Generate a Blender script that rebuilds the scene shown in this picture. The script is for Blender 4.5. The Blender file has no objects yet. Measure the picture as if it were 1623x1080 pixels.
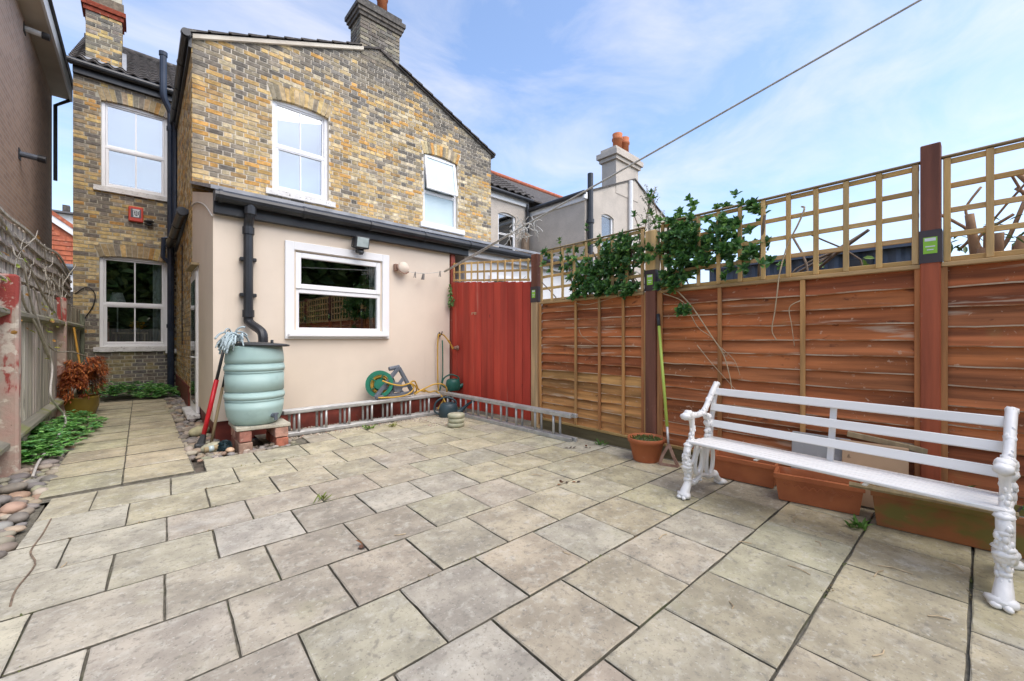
import bpy, math, random
from mathutils import Vector, Matrix, noise
random.seed(7)
R = math.radians
U = 0.8                       # survey unit -> metres
scene = bpy.context.scene
col = scene.collection
CAM = Vector((0, 0, 1.37)); AZ = 42.6

# ------------------------------------------------------------------ camera, sky, sun, exposure
cam_d = bpy.data.cameras.new('camera'); cam = bpy.data.objects.new('camera', cam_d); col.objects.link(cam)
cam.location = CAM * U
cam.rotation_euler = (R(90), 0, R(-AZ))
cam_d.sensor_width = 36; cam_d.lens = 640 * 36 / 1623; cam_d.shift_y = -3 / 1623
cam_d.clip_start = 0.05; cam_d.clip_end = 2000
scene.camera = cam
SUN_EL, SUN_AZ = 55, 171      # compass-style: degrees clockwise from +Y (light comes from there)
w = bpy.data.worlds.new('World'); scene.world = w; w.use_nodes = True
nt = w.node_tree; nd = nt.nodes; lk = nt.links
for n in list(nd): nd.remove(n)
out = nd.new('ShaderNodeOutputWorld'); bg = nd.new('ShaderNodeBackground')
sky = nd.new('ShaderNodeTexSky'); sky.sky_type = 'NISHITA'; sky.sun_disc = False
sky.sun_elevation = R(SUN_EL); sky.sun_rotation = R(SUN_AZ)
sky.air_density = 0.9; sky.dust_density = 2.2; sky.ozone_density = 2.2; sky.altitude = 50
tc = nd.new('ShaderNodeTexCoord')
mp = nd.new('ShaderNodeMapping'); mp.inputs['Rotation'].default_value = (R(12), R(-22), R(20)); mp.inputs['Scale'].default_value = (0.9, 2.6, 5.0)
n1 = nd.new('ShaderNodeTexNoise'); n1.inputs['Scale'].default_value = 1.5; n1.inputs['Detail'].default_value = 9; n1.inputs['Roughness'].default_value = 0.6; n1.inputs['Distortion'].default_value = 0.5
r1 = nd.new('ShaderNodeValToRGB'); r1.color_ramp.elements[0].position = 0.40; r1.color_ramp.elements[1].position = 0.85
r1.color_ramp.elements[0].color = (0, 0, 0, 1); r1.color_ramp.elements[1].color = (0.72, 0.72, 0.72, 1)
mx = nd.new('ShaderNodeMix'); mx.data_type = 'RGBA'
mx.inputs[7].default_value = (3.15, 3.05, 3.12, 1)
lk.new(tc.outputs['Generated'], mp.inputs['Vector']); lk.new(mp.outputs['Vector'], n1.inputs['Vector'])
lk.new(n1.outputs['Fac'], r1.inputs['Fac']); lk.new(r1.outputs['Color'], mx.inputs[0])
lk.new(sky.outputs['Color'], mx.inputs[6]); lk.new(mx.outputs[2], bg.inputs['Color'])
bg.inputs['Strength'].default_value = 0.15
lk.new(bg.outputs['Background'], out.inputs['Surface'])
sd = bpy.data.lights.new('sun', 'SUN'); sd.energy = 1.0; sd.angle = R(60); sd.color = (1.0, 0.955, 0.88)
so = bpy.data.objects.new('sun', sd); col.objects.link(so)
so.rotation_euler = (R(90 - SUN_EL), 0, R(180 - SUN_AZ)); so.location = (0, -6, 14)
vs = scene.view_settings; vs.view_transform = 'Standard'; vs.look = 'None'; vs.gamma = 1; vs.exposure = 1.28
vs.use_curve_mapping = False

# ------------------------------------------------------------------ mesh helpers
class MB:
    def __init__(s): s.v = []; s.f = []; s.m = []; s.c = []
    def add(s, vs, fs, m=0, c=None):
        o = len(s.v); s.v += [tuple(p) for p in vs]
        for f in fs: s.f.append(tuple(o + i for i in f)); s.m.append(m); s.c.append(c)
        return s
    def box(s, x0, x1, y0, y1, z0, z1, m=0, c=None, ch=0.0, T=None):
        if ch <= 0:
            p = [(x, y, z) for z in (z0, z1) for y in (y0, y1) for x in (x0, x1)]
            f = [(0, 2, 3, 1), (4, 5, 7, 6), (0, 1, 5, 4), (2, 6, 7, 3), (0, 4, 6, 2), (1, 3, 7, 5)]
        else:
            p = []; key = {}
            X = (x0, x1); Y = (y0, y1); Z = (z0, z1)
            for i in (0, 1):
                for j in (0, 1):
                    for k in (0, 1):
                        sx, sy, sz = (1 - 2 * i) * ch, (1 - 2 * j) * ch, (1 - 2 * k) * ch
                        key[i, j, k, 0] = len(p); p.append((X[i], Y[j] + sy, Z[k] + sz))
                        key[i, j, k, 1] = len(p); p.append((X[i] + sx, Y[j], Z[k] + sz))
                        key[i, j, k, 2] = len(p); p.append((X[i] + sx, Y[j] + sy, Z[k]))
            f = []
            q = lambda a, i, j, k: key[i, j, k, a]
            f += [(q(0, 0, 0, 0), q(0, 0, 0, 1), q(0, 0, 1, 1), q(0, 0, 1, 0)), (q(0, 1, 0, 0), q(0, 1, 1, 0), q(0, 1, 1, 1), q(0, 1, 0, 1))]
            f += [(q(1, 0, 0, 0), q(1, 1, 0, 0), q(1, 1, 0, 1), q(1, 0, 0, 1)), (q(1, 0, 1, 0), q(1, 0, 1, 1), q(1, 1, 1, 1), q(1, 1, 1, 0))]
            f += [(q(2, 0, 0, 0), q(2, 0, 1, 0), q(2, 1, 1, 0), q(2, 1, 0, 0)), (q(2, 0, 0, 1), q(2, 1, 0, 1), q(2, 1, 1, 1), q(2, 0, 1, 1))]
            for a in (0, 1):
                for b in (0, 1):
                    f.append((q(0, a, b, 0), q(0, a, b, 1), q(1, a, b, 1), q(1, a, b, 0)))
                    f.append((q(0, a, 0, b), q(0, a, 1, b), q(2, a, 1, b), q(2, a, 0, b)))
                    f.append((q(1, 0, a, b), q(1, 1, a, b), q(2, 1, a, b), q(2, 0, a, b)))
            for a in (0, 1):
                for b in (0, 1):
                    for e in (0, 1): f.append((q(0, a, b, e), q(1, a, b, e), q(2, a, b, e)))
        if T is not None: p = [tuple(T @ Vector(v)) for v in p]
        return s.add(p, f, m, c)
    def bar(s, a, b, w, h, m=0, c=None, up=(0, 0, 1), ch=0.0):
        a, b = Vector(a), Vector(b); d = b - a; L = d.length; d.normalize()
        u = Vector(up)
        if abs(d.dot(u)) > .98: u = Vector((0, 1, 0))
        x = d.cross(u).normalized(); z = x.cross(d)
        T = Matrix((( x.x, d.x, z.x, a.x), (x.y, d.y, z.y, a.y), (x.z, d.z, z.z, a.z), (0, 0, 0, 1)))
        return s.box(-w / 2, w / 2, 0, L, -h / 2, h / 2, m, c, ch, T)
    def tube(s, pts, r, n=8, m=0, c=None, cap=True):
        pts = [Vector(p) for p in pts]; k = len(pts)
        rs = r if isinstance(r, (list, tuple)) else [r] * k
        ref = None; o = len(s.v); vs = []
        for i, p in enumerate(pts):
            d = (pts[min(i + 1, k - 1)] - pts[max(i - 1, 0)])
            if d.length < 1e-9: d = Vector((0, 0, 1))
            d.normalize()
            if ref is None:
                ref = Vector((0, 0, 1)) if abs(d.z) < .9 else Vector((1, 0, 0))
            x = d.cross(ref); 
            if x.length < 1e-6: x = d.orthogonal()
            x.normalize(); y = d.cross(x); ref = -y if y.dot(ref) < 0 else y
            for j in range(n):
                a = 2 * math.pi * j / n
                vs.append(p + (x * math.cos(a) + y * math.sin(a)) * rs[i])
        fs = []
        for i in range(k - 1):
            for j in range(n):
                fs.append((i * n + j, i * n + (j + 1) % n, (i + 1) * n + (j + 1) % n, (i + 1) * n + j))
        if cap: fs += [tuple(range(n))[::-1], tuple((k - 1) * n + j for j in range(n))]
        return s.add(vs, fs, m, c)
    def lathe(s, prof, n=24, cx=0, cy=0, m=0, c=None, sx=1, sy=1, T=None):
        vs = [(cx + r * sx * math.cos(2 * math.pi * j / n), cy + r * sy * math.sin(2 * math.pi * j / n), z) for r, z in prof for j in range(n)]
        if T is not None: vs = [tuple(T @ Vector(v)) for v in vs]
        fs = [(i * n + j, i * n + (j + 1) % n, (i + 1) * n + (j + 1) % n, (i + 1) * n + j) for i in range(len(prof) - 1) for j in range(n)]
        if prof[0][0] > 1e-4: fs.append(tuple(range(n))[::-1])
        if prof[-1][0] > 1e-4: fs.append(tuple((len(prof) - 1) * n + j for j in range(n)))
        return s.add(vs, fs, m, c)
    def prism(s, poly, ax, a, b, m=0, c=None):
        """poly of 2d points extruded along axis ax (0,1,2) from a to b"""
        def P(p, t):
            return {0: (t, p[0], p[1]), 1: (p[0], t, p[1]), 2: (p[0], p[1], t)}[ax]
        n = len(poly); vs = [P(p, a) for p in poly] + [P(p, b) for p in poly]
        fs = [tuple(range(n)), tuple(range(2 * n - 1, n - 1, -1))] + [(i, n + i, n + (i + 1) % n, (i + 1) % n) for i in range(n)]
        return s.add(vs, fs, m, c)
    def leaf(s, p, d, nrm, L, W, m=0, c=None):
        d = Vector(d).normalized(); x = d.cross(Vector(nrm))
        if x.length < 1e-4: x = d.orthogonal()
        x.normalize(); z = x.cross(d); p = Vector(p)
        vs = [p, p + d * L * .34 + x * W * .46 + z * W * .12, p + d * L * .7 + x * W * .42 + z * W * .1, p + d * L - z * W * .1, p + d * L * .7 - x * W * .42 + z * W * .1, p + d * L * .34 - x * W * .46 + z * W * .12]
        return s.add(vs, [(0, 1, 2, 3), (0, 3, 4, 5)], m, c)
    def blob(s, p, r, m=0, c=None, seed=0, n=7, rings=4, rough=.15):
        vs = [(0, 0, -1)]
        for i in range(1, rings):
            t = math.pi * i / rings - math.pi / 2
            vs += [(math.cos(t) * math.cos(2 * math.pi * j / n), math.cos(t) * math.sin(2 * math.pi * j / n), math.sin(t)) for j in range(n)]
        vs.append((0, 0, 1)); N = len(vs) - 1
        fs = [(0, 1 + (j + 1) % n, 1 + j) for j in range(n)]
        for i in range(rings - 2):
            for j in range(n): fs.append((1 + i * n + j, 1 + i * n + (j + 1) % n, 1 + (i + 1) * n + (j + 1) % n, 1 + (i + 1) * n + j))
        fs += [(N, 1 + (rings - 2) * n + j, 1 + (rings - 2) * n + (j + 1) % n) for j in range(n)]
        rn = random.Random(seed); a = rn.uniform(0, 6.28); ca, sa = math.cos(a), math.sin(a)
        o = []
        for v in vs:
            k = 1 + rn.uniform(-rough, rough); x, y, z = v[0] * r[0] * k, v[1] * r[1] * k, v[2] * r[2] * k
            o.append((p[0] + x * ca - y * sa, p[1] + x * sa + y * ca, p[2] + z))
        return s.add(o, fs, m, c)
    def mesh(s, name, mats, smooth=False):
        me = bpy.data.meshes.new(name)
        me.from_pydata([(x * U, y * U, z * U) for x, y, z in s.v], [], s.f)
        if not isinstance(mats, (list, tuple)): mats = [mats]
        for q in mats: me.materials.append(q)
        if len(mats) > 1: me.polygons.foreach_set('material_index', s.m)
        if any(q is not None for q in s.c):
            a = me.color_attributes.new('Col', 'FLOAT_COLOR', 'CORNER'); dat = []
            for f, q in zip(s.f, s.c):
                q = q or (1, 1, 1); dat += [q[0], q[1], q[2], 1.0] * len(f)
            a.data.foreach_set('color', dat)
        if smooth: me.polygons.foreach_set('use_smooth', [True] * len(s.f))
        me.update(); return me
    def build(s, name, mats, parent=None, smooth=False, loc=None, rot=None):
        o = bpy.data.objects.new(name, s.mesh(name, mats, smooth)); col.objects.link(o); o.parent = parent
        if loc is not None: o.location = Vector(loc) * U
        if rot is not None: o.rotation_euler = rot
        if smooth == 2:
            pass
        return o

def crom(pts, k=6):
    pts = [Vector(p) for p in pts]; o = []
    for i in range(len(pts) - 1):
        p0, p1, p2, p3 = pts[max(i - 1, 0)], pts[i], pts[i + 1], pts[min(i + 2, len(pts) - 1)]
        for j in range(k):
            t = j / k
            o.append(.5 * ((2 * p1) + (p2 - p0) * t + (2 * p0 - 5 * p1 + 4 * p2 - p3) * t * t + (3 * p1 - p0 - 3 * p2 + p3) * t ** 3))
    o.append(pts[-1]); return o
def cr1(v, k=6):
    return [p.x for p in crom([(a, 0, 0) for a in v], k)]
def tag(o, label, cat, group=None, kind=None):
    if label: o['label'] = label
    if cat: o['category'] = cat
    if group: o['group'] = group
    if kind: o['kind'] = kind
    return o
def thing(name, label, cat, loc=(0, 0, 0), rz=0, group=None):
    o = bpy.data.objects.new(name, None); col.objects.link(o); o.empty_display_size = .1
    o.location = Vector(loc) * U; o.rotation_euler = (0, 0, R(rz))
    return tag(o, label, cat, group)
def inst(src, parent=None, loc=(0, 0, 0), rot=None, name=None):
    o = bpy.data.objects.new(name or src.name.split('.')[0], src); col.objects.link(o); o.parent = parent
    o.location = Vector(loc) * U
    if rot: o.rotation_euler = rot
    return o
def rnd(a, b): return random.uniform(a, b)
def vary(c, a=.12, h=.03):
    k = 1 + rnd(-a, a); return tuple(max(0, q * k * (1 + rnd(-h, h))) for q in c)

# ------------------------------------------------------------------ materials
def M(name, c=(.5, .5, .5), rough=.7, c2=None, scale=6, var=.5, attr=False, objc=False, metal=0, stretch=(1, 1, 1), bump=0, bscale=40, bdist=.01,
      specks=(), spec=.4, detail=6, bstretch=None, contrast=(.3, .7), gloss_var=0):
    m = bpy.data.materials.new(name); m.use_nodes = True; t = m.node_tree; N = t.nodes; L = t.links
    b = N['Principled BSDF']; b.inputs['Roughness'].default_value = rough; b.inputs['Metallic'].default_value = metal
    b.inputs['Specular IOR Level'].default_value = spec
    tc = N.new('ShaderNodeTexCoord'); oi = N.new('ShaderNodeObjectInfo')
    ml = N.new('ShaderNodeMath'); ml.operation = 'MULTIPLY'; ml.inputs[1].default_value = 57.0; L.new(oi.outputs['Random'], ml.inputs[0])
    ad = N.new('ShaderNodeVectorMath'); ad.operation = 'ADD'; L.new(tc.outputs['Object'], ad.inputs[0]); L.new(ml.outputs[0], ad.inputs[1])
    def noi(sc, st=(1, 1, 1), det=6, ro=.55, dist=0.0):
        mp = N.new('ShaderNodeMapping'); mp.inputs['Scale'].default_value = st; L.new(ad.outputs[0], mp.inputs['Vector'])
        n = N.new('ShaderNodeTexNoise'); n.inputs['Scale'].default_value = sc; n.inputs['Detail'].default_value = det; n.inputs['Roughness'].default_value = ro
        n.inputs['Distortion'].default_value = dist
        L.new(mp.outputs[0], n.inputs['Vector']); return n.outputs['Fac']
    def ramp(f, a, bb):
        r = N.new('ShaderNodeMapRange'); r.inputs['From Min'].default_value = a; r.inputs['From Max'].default_value = bb; r.interpolation_type = 'SMOOTHSTEP'
        L.new(f, r.inputs['Value']); return r.outputs[0]
    def mix(f, a, bb, mode='MIX'):
        x = N.new('ShaderNodeMix'); x.data_type = 'RGBA'; x.blend_type = mode; x.clamp_factor = True
        if isinstance(f, float): x.inputs[0].default_value = f
        else: L.new(f, x.inputs[0])
        for k, q in ((6, a), (7, bb)):
            if isinstance(q, tuple): x.inputs[k].default_value = (*q, 1)
            else: L.new(q, x.inputs[k])
        return x.outputs[2]
    f = ramp(noi(scale, stretch, detail), *contrast)
    if attr or objc:
        if attr: s = N.new('ShaderNodeAttribute'); s.attribute_name = 'Col'; base = s.outputs['Color']
        else: base = oi.outputs['Color']
        lo, hi = 1 - var * .5, 1 + var * .5
        k = mix(f, (lo,) * 3, (hi, hi, hi * .98))
        base = mix(1.0, base, k, 'MULTIPLY')
        if c != (.5, .5, .5): base = mix(1.0, base, c, 'MULTIPLY')
    else:
        if c2 is None: c2 = tuple(q * (1 - var) for q in c)
        base = mix(f, c, c2)
    for sp in specks:         # (colour, scale, lo, hi, amount, stretch)
        g = ramp(noi(sp[1], sp[5] if len(sp) > 5 else (1, 1, 1), 5, .6, .3), sp[2], sp[3])
        q = N.new('ShaderNodeMath'); q.operation = 'MULTIPLY'; L.new(g, q.inputs[0]); q.inputs[1].default_value = sp[4]
        base = mix(q.outputs[0], base, sp[0])
    L.new(base, b.inputs['Base Color'])
    if bump:
        bn = N.new('ShaderNodeBump'); bn.inputs['Strength'].default_value = bump; bn.inputs['Distance'].default_value = bdist
        L.new(noi(bscale, bstretch or stretch, 6, .6), bn.inputs['Height']); L.new(bn.outputs[0], b.inputs['Normal'])
    if gloss_var:
        g = ramp(noi(scale * 2.3), .3, .7); q = N.new('ShaderNodeMapRange'); q.inputs['To Min'].default_value = rough - gloss_var; q.inputs['To Max'].default_value = rough + gloss_var
        L.new(g, q.inputs['Value']); L.new(q.outputs[0], b.inputs['Roughness'])
    return m
def foliage_mat(name):
    m = M(name, attr=True, rough=.45, var=.35, scale=14, spec=.35); b = m.node_tree.nodes['Principled BSDF']
    b.inputs['Subsurface Weight'].default_value = 0.0
    t = m.node_tree; tr = t.nodes.new('ShaderNodeBsdfTranslucent'); mxs = t.nodes.new('ShaderNodeMixShader'); mxs.inputs[0].default_value = .25
    src = b.inputs['Base Color'].links[0].from_socket; t.links.new(src, tr.inputs['Color'])
    o = t.nodes['Material Output']; t.links.new(b.outputs[0], mxs.inputs[1]); t.links.new(tr.outputs[0], mxs.inputs[2]); t.links.new(mxs.outputs[0], o.inputs['Surface'])
    return m
def glass_mat(name, refl=.12, rough=.0, tint=(.92, .96, .95)):
    m = bpy.data.materials.new(name); m.use_nodes = True; t = m.node_tree; N = t.nodes; N.remove(N['Principled BSDF'])
    tr = N.new('ShaderNodeBsdfTransparent'); tr.inputs[0].default_value = (*tint, 1); gl = N.new('ShaderNodeBsdfGlossy'); gl.inputs['Roughness'].default_value = rough
    fr = N.new('ShaderNodeLayerWeight'); fr.inputs['Blend'].default_value = .35
    mr = N.new('ShaderNodeMapRange'); mr.inputs['To Min'].default_value = refl; mr.inputs['To Max'].default_value = .9; t.links.new(fr.outputs['Fresnel'], mr.inputs['Value'])
    x = N.new('ShaderNodeMixShader'); t.links.new(mr.outputs[0], x.inputs[0]); t.links.new(tr.outputs[0], x.inputs[1]); t.links.new(gl.outputs[0], x.inputs[2])
    t.links.new(x.outputs[0], N['Material Output'].inputs['Surface']); return m

mt = {}
mt['slab'] = M('weathered_paving', objc=True, rough=.88, var=.46, scale=5.5, bump=.6, bscale=55, bdist=.005, spec=.25, contrast=(.3, .72), detail=9,
   specks=[((.24, .215, .18), 2.2, .50, .72, .45), ((.58, .55, .46), 18, .50, .72, .46), ((.19, .175, .145), 34, .52, .70, .6), ((.60, .575, .50), 3.2, .58, .76, .42), ((.36, .35, .18), 2.4, .58, .78, .36), ((.62, .59, .51), 60, .60, .68, .42), ((.13, .12, .10), 110, .60, .66, .5)])
mt['bed'] = M('joint_grit', (.22, .20, .155), .95, (.11, .10, .075), scale=30, bump=.6, bscale=120, specks=[((.12, .16, .05), 3, .55, .7, .6)])
mt['soil'] = M('garden_soil', (.16, .13, .10), .95, (.07, .06, .045), scale=5, bump=.8, bscale=50, specks=[((.10, .13, .05), 1.2, .5, .7, .7)])
mt['brick'] = M('stock_brick', attr=True, rough=.9, var=.55, scale=16, bump=.6, bscale=70, bdist=.006, spec=.2,
   specks=[((.62, .58, .48), 30, .62, .72, .5), ((.07, .06, .05), 19, .62, .76, .6)])
mt['mortar'] = M('lime_mortar', (.70, .64, .53), .95, (.56, .50, .41), scale=3, bump=.5, bscale=60, spec=.2)
mt['mortar_d'] = M('old_mortar', (.56, .52, .41), .95, (.40, .37, .29), scale=3, bump=.5, bscale=60, spec=.2)
mt['render'] = M('cream_render', (.76, .655, .535), .85, (.70, .60, .49), scale=1.6, bump=.12, bscale=90, bdist=.004, spec=.25,
   specks=[((.55, .46, .36), 1.3, .60, .80, .35, (3, 3, .25)), ((.60, .52, .42), 14, .66, .74, .3)])
mt['redpaint'] = M('oxide_red_paint', (.22, .045, .03), .6, (.13, .03, .022), scale=7, specks=[((.12, .10, .08), 9, .58, .72, .6)], bump=.2)
mt['pvc'] = M('white_upvc', (.86, .86, .86), .28, (.81, .81, .81), scale=2, spec=.5)
mt['sill'] = M('flaking_white_paint', (.76, .75, .72), .6, (.62, .60, .57), scale=9, specks=[((.20, .18, .15), 22, .60, .68, .85, (1, 1, 1.6))], bump=.4, bscale=50)
mt['blackp'] = M('black_pvc', (.016, .018, .022), .38, (.03, .032, .036), scale=4, spec=.5, specks=[((.10, .10, .10), 12, .62, .75, .35)])
mt['navy'] = M('navy_gloss_paint', (.014, .022, .042), .3, (.03, .042, .065), scale=5, spec=.5, specks=[((.20, .22, .24), 16, .66, .74, .4)])
mt['lead'] = M('lead_flashing', (.38, .39, .41), .5, (.25, .26, .28), scale=6, metal=.2)
mt['tile'] = M('brown_concrete_tile', (.11, .095, .085), .9, (.055, .05, .046), scale=9, bump=.4, bscale=60, specks=[((.32, .31, .27), 14, .58, .70, .6)])
mt['redtile'] = M('red_clay_tile', (.48, .14, .065), .85, (.32, .09, .05), scale=5, specks=[((.62, .34, .22), 9, .55, .7, .5)])
mt['pot_clay'] = M('terracotta', (.47, .15, .055), .7, (.36, .105, .04), scale=5, bump=.15, bscale=50, specks=[((.58, .32, .20), 8, .60, .78, .35)])
mt['pot_moss'] = M('mossy_terracotta', (.36, .13, .045), .75, (.24, .10, .035), scale=4, specks=[((.17, .16, .035), 2.6, .44, .60, .85, (1, 1, 2)), ((.42, .20, .09), 7, .6, .75, .4)])
mt['mortarcap'] = M('cement_flaunching', (.45, .43, .38), .9, (.30, .28, .25), scale=8)
mt['glass'] = glass_mat('window_glass', .22)
mt['glass_sky'] = glass_mat('upstairs_glass', .30)
mt['frost'] = M('obscure_glass', (.55, .66, .68), .25, (.50, .62, .64), scale=1.2, spec=.6)
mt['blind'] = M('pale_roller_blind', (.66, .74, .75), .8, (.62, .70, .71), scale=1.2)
mt['curtain'] = M('white_curtain', (.72, .76, .74), .85, (.6, .65, .64), scale=4, stretch=(14, 14, .4))
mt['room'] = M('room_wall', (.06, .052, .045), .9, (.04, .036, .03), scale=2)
mt['lap'] = M('stained_lap_board', objc=True, rough=.72, var=1.0, scale=9, stretch=(1, .10, 1.6), bump=.5, bscale=30, bstretch=(1, .06, 2.2), bdist=.006, spec=.3, detail=9,
   specks=[((.62, .49, .35), 6, .60, .70, .6, (1, .2, 2.4)), ((.09, .03, .015), 8, .63, .70, .75, (1, .6, 1.2)), ((.60, .40, .26), 26, .64, .69, .6), ((.36, .30, .10), 2, .62, .8, .5)])
mt['lapedge'] = M('pale_board_edge', (.66, .52, .37), .85, (.40, .17, .07), scale=5, stretch=(1, .6, 1), contrast=(.42, .58))
mt['batten'] = M('fence_batten', objc=True, rough=.75, var=.6, scale=9, stretch=(1.5, 1.5, .12), bump=.35, bscale=40, bstretch=(1.4, 1.4, .08), specks=[((.36, .34, .16), 3, .6, .75, .5)])
mt['trel'] = M('golden_trellis_pine', objc=True, rough=.7, var=.5, scale=12, stretch=(1, 1, .14), bump=.3, bscale=60, bstretch=(1, 1, .1), specks=[((.26, .13, .05), 20, .69, .74, .9), ((.34, .32, .16), 3, .62, .8, .4)])
mt['trelh'] = M('golden_trellis_rail', objc=True, rough=.7, var=.5, scale=12, stretch=(1, .14, 1), bump=.3, bscale=60, bstretch=(1, .1, 1), specks=[((.26, .13, .05), 20, .69, .74, .9), ((.34, .32, .16), 3, .62, .8, .4)])
mt['post'] = M('brown_post_stain', objc=True, rough=.6, var=.7, scale=6, stretch=(1.5, 1.5, .1), bump=.3, bscale=30, bstretch=(1.3, 1.3, .1), specks=[((.42, .28, .20), 14, .66, .72, .7)])
mt['gatered'] = M('red_fence_paint', objc=True, rough=.6, var=.45, scale=4, stretch=(1.6, 1.6, .16), bump=.4, bscale=28, bstretch=(2, 2, .08), bdist=.006,
   specks=[((.55, .30, .22), 3, .60, .78, .5, (3, 3, .16)), ((.12, .02, .014), 11, .68, .76, .7, (1, 1, .5))])
mt['oldwood'] = M('silvered_wood', objc=True, rough=.9, var=.8, scale=8, stretch=(2.4, 2.4, .10), bump=.7, bscale=30, bstretch=(2, 2, .07), bdist=.008,
   specks=[((.06, .055, .05), 10, .58, .68, .75, (3, 3, .16)), ((.23, .24, .12), 2, .62, .8, .45)])
mt['oldrail'] = M('green_silvered_rail', (.36, .34, .27), .9, (.22, .21, .17), scale=8, stretch=(2, .1, 2), bump=.5, bscale=30, specks=[((.24, .27, .06), 2.2, .50, .64, .7)])
mt['conc_red'] = M('peeling_red_concrete', (.50, .30, .25), .85, (.42, .36, .29), scale=4, bump=.6, bscale=30, bdist=.01,
   specks=[((.31, .035, .028), 2.6, .53, .57, .9, (1.6, 1.6, .45)), ((.66, .60, .50), 8, .55, .62, .75), ((.06, .05, .04), 14, .68, .74, .8)])
mt['pebble'] = M('river_pebble', attr=True, rough=.7, var=.5, scale=9, bump=.2, bscale=40)
mt['iron'] = M('white_painted_iron', (.81, .80, .77), .42, (.74, .73, .71), scale=6, bump=.35, bscale=26, bdist=.008, specks=[((.50, .46, .40), 24, .68, .76, .5)])
mt['slat'] = M('white_painted_slat', (.82, .805, .77), .5, (.76, .745, .71), scale=8, stretch=(1, .1, 1), specks=[((.50, .49, .45), 9, .64, .78, .4, (1, .2, 1))])
mt['alu'] = M('weathered_aluminium', (.56, .56, .54), .48, (.40, .40, .39), scale=9, metal=.55, specks=[((.34, .33, .30), 14, .6, .72, .5), ((.72, .72, .71), 20, .64, .7, .5)])
mt['butt'] = M('sage_green_plastic', (.36, .50, .47), .45, (.32, .455, .425), scale=3, spec=.4, specks=[((.24, .33, .31), 5, .60, .74, .35)])
mt['bplastic'] = M('dark_plastic', (.028, .03, .032), .5, (.05, .052, .055), scale=6)
mt['greyplastic'] = M('grey_plastic', (.15, .17, .20), .5, (.10, .115, .14), scale=5, spec=.4)
mt['greenplastic'] = M('green_plastic', (.012, .19, .10), .4, (.01, .13, .07), scale=4, spec=.45)
mt['canA'] = M('teal_green_plastic', (.012, .105, .075), .42, (.01, .075, .055), scale=5, spec=.45)
mt['canB'] = M('slate_plastic', (.022, .05, .062), .45, (.035, .06, .07), scale=5, spec=.45)
mt['hose'] = M('yellow_hose', (.60, .36, .055), .5, (.48, .28, .04), scale=8)
mt['hose_g'] = M('green_hose', (.015, .14, .09), .5, (.01, .10, .06), scale=8)
mt['redtool'] = M('red_tool_plastic', (.62, .02, .03), .35, (.5, .015, .022), scale=6)
mt['lime'] = M('lime_tool_plastic', (.46, .58, .11), .42, (.40, .52, .09), scale=6)
mt['wood'] = M('tool_wood', (.42, .33, .19), .7, (.30, .23, .13), scale=10, stretch=(2, 2, .2))
mt['rust'] = M('rusty_iron', (.36, .23, .17), .8, (.24, .13, .09), scale=16)
mt['stone'] = M('cast_stone', (.52, .49, .36), .9, (.36, .36, .24), scale=9, bump=.6, bscale=34, specks=[((.20, .21, .11), 5, .56, .7, .5)])
mt['gravel'] = M('gravel', attr=True, rough=.85, var=.4, scale=20)
mt['rope'] = M('washing_line_cord', (.60, .585, .54), .8, (.44, .43, .40), scale=30)
mt['pegs'] = M('grey_wood_peg', (.23, .21, .19), .8, (.15, .14, .13), scale=20)
mt['leaf'] = foliage_mat('leaf_green')
mt['bark'] = M('bark', (.26, .19, .13), .9, (.15, .11, .08), scale=14, stretch=(2, 2, .4), bump=.5)
mt['vine'] = M('dry_vine', (.56, .44, .28), .85, (.38, .29, .18), scale=16)
mt['vine_o'] = M('grey_dead_vine', (.46, .42, .35), .9, (.32, .29, .24), scale=16)
mt['olivepot'] = M('olive_glaze', (.20, .14, .02), .25, (.15, .10, .015), scale=4, spec=.5)
mt['card'] = M('cardboard', (.60, .40, .24), .85, (.50, .33, .20), scale=3, specks=[((.16, .10, .06), 18, .64, .7, .7)])
mt['greyboard'] = M('grey_board', (.42, .42, .41), .8, (.32, .32, .32), scale=4, specks=[((.60, .60, .58), 9, .6, .72, .5)])
mt['pebbledash'] = M('pebbledash_render', (.55, .49, .42), .95, (.47, .42, .36), scale=2.2, bump=.8, bscale=34, bdist=.012, specks=[((.30, .27, .23), 46, .56, .64, .55), ((.56, .52, .46), 54, .62, .68, .45)])
mt['whitepaint'] = M('white_paint', (.80, .80, .79), .5, (.74, .74, .73), scale=3)
mt['soffit'] = M('cream_soffit', (.62, .56, .46), .7, (.55, .49, .40), scale=2)
mt['shedroof'] = M('blue_corrugated_sheet', (.12, .145, .19), .55, (.08, .10, .135), scale=4, metal=.15)
mt['cloth'] = M('rag_cloth', (.46, .56, .58), .9, (.28, .34, .36), scale=12)
mt['alarm_red'] = M('alarm_red_plastic', (.62, .075, .045), .4, (.56, .06, .035), scale=3)
mt['alarm_white'] = M('alarm_panel_white', (.74, .76, .77), .4, (.70, .72, .73), scale=4)
mt['alarm_grey'] = M('alarm_print_grey', (.10, .11, .13), .5, (.09, .10, .12), scale=4)
mt['sleeve'] = M('post_extender_steel', (.045, .032, .035), .42, (.065, .048, .05), scale=6, metal=.2, spec=.5)
mt['label_g'] = M('green_label', (.32, .62, .06), .5, (.28, .56, .05), scale=6)
mt['lens'] = M('floodlight_lens', (.50, .58, .57), .15, (.40, .48, .47), scale=9, spec=.7)
mt['hedge'] = mt['leaf']
mt['cable'] = M('grey_cable', (.58, .55, .50), .6, (.48, .45, .41), scale=8)
mt['yellowcane'] = M('yellow_cane', (.62, .33, .05), .6, (.5, .26, .04), scale=8)
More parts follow.
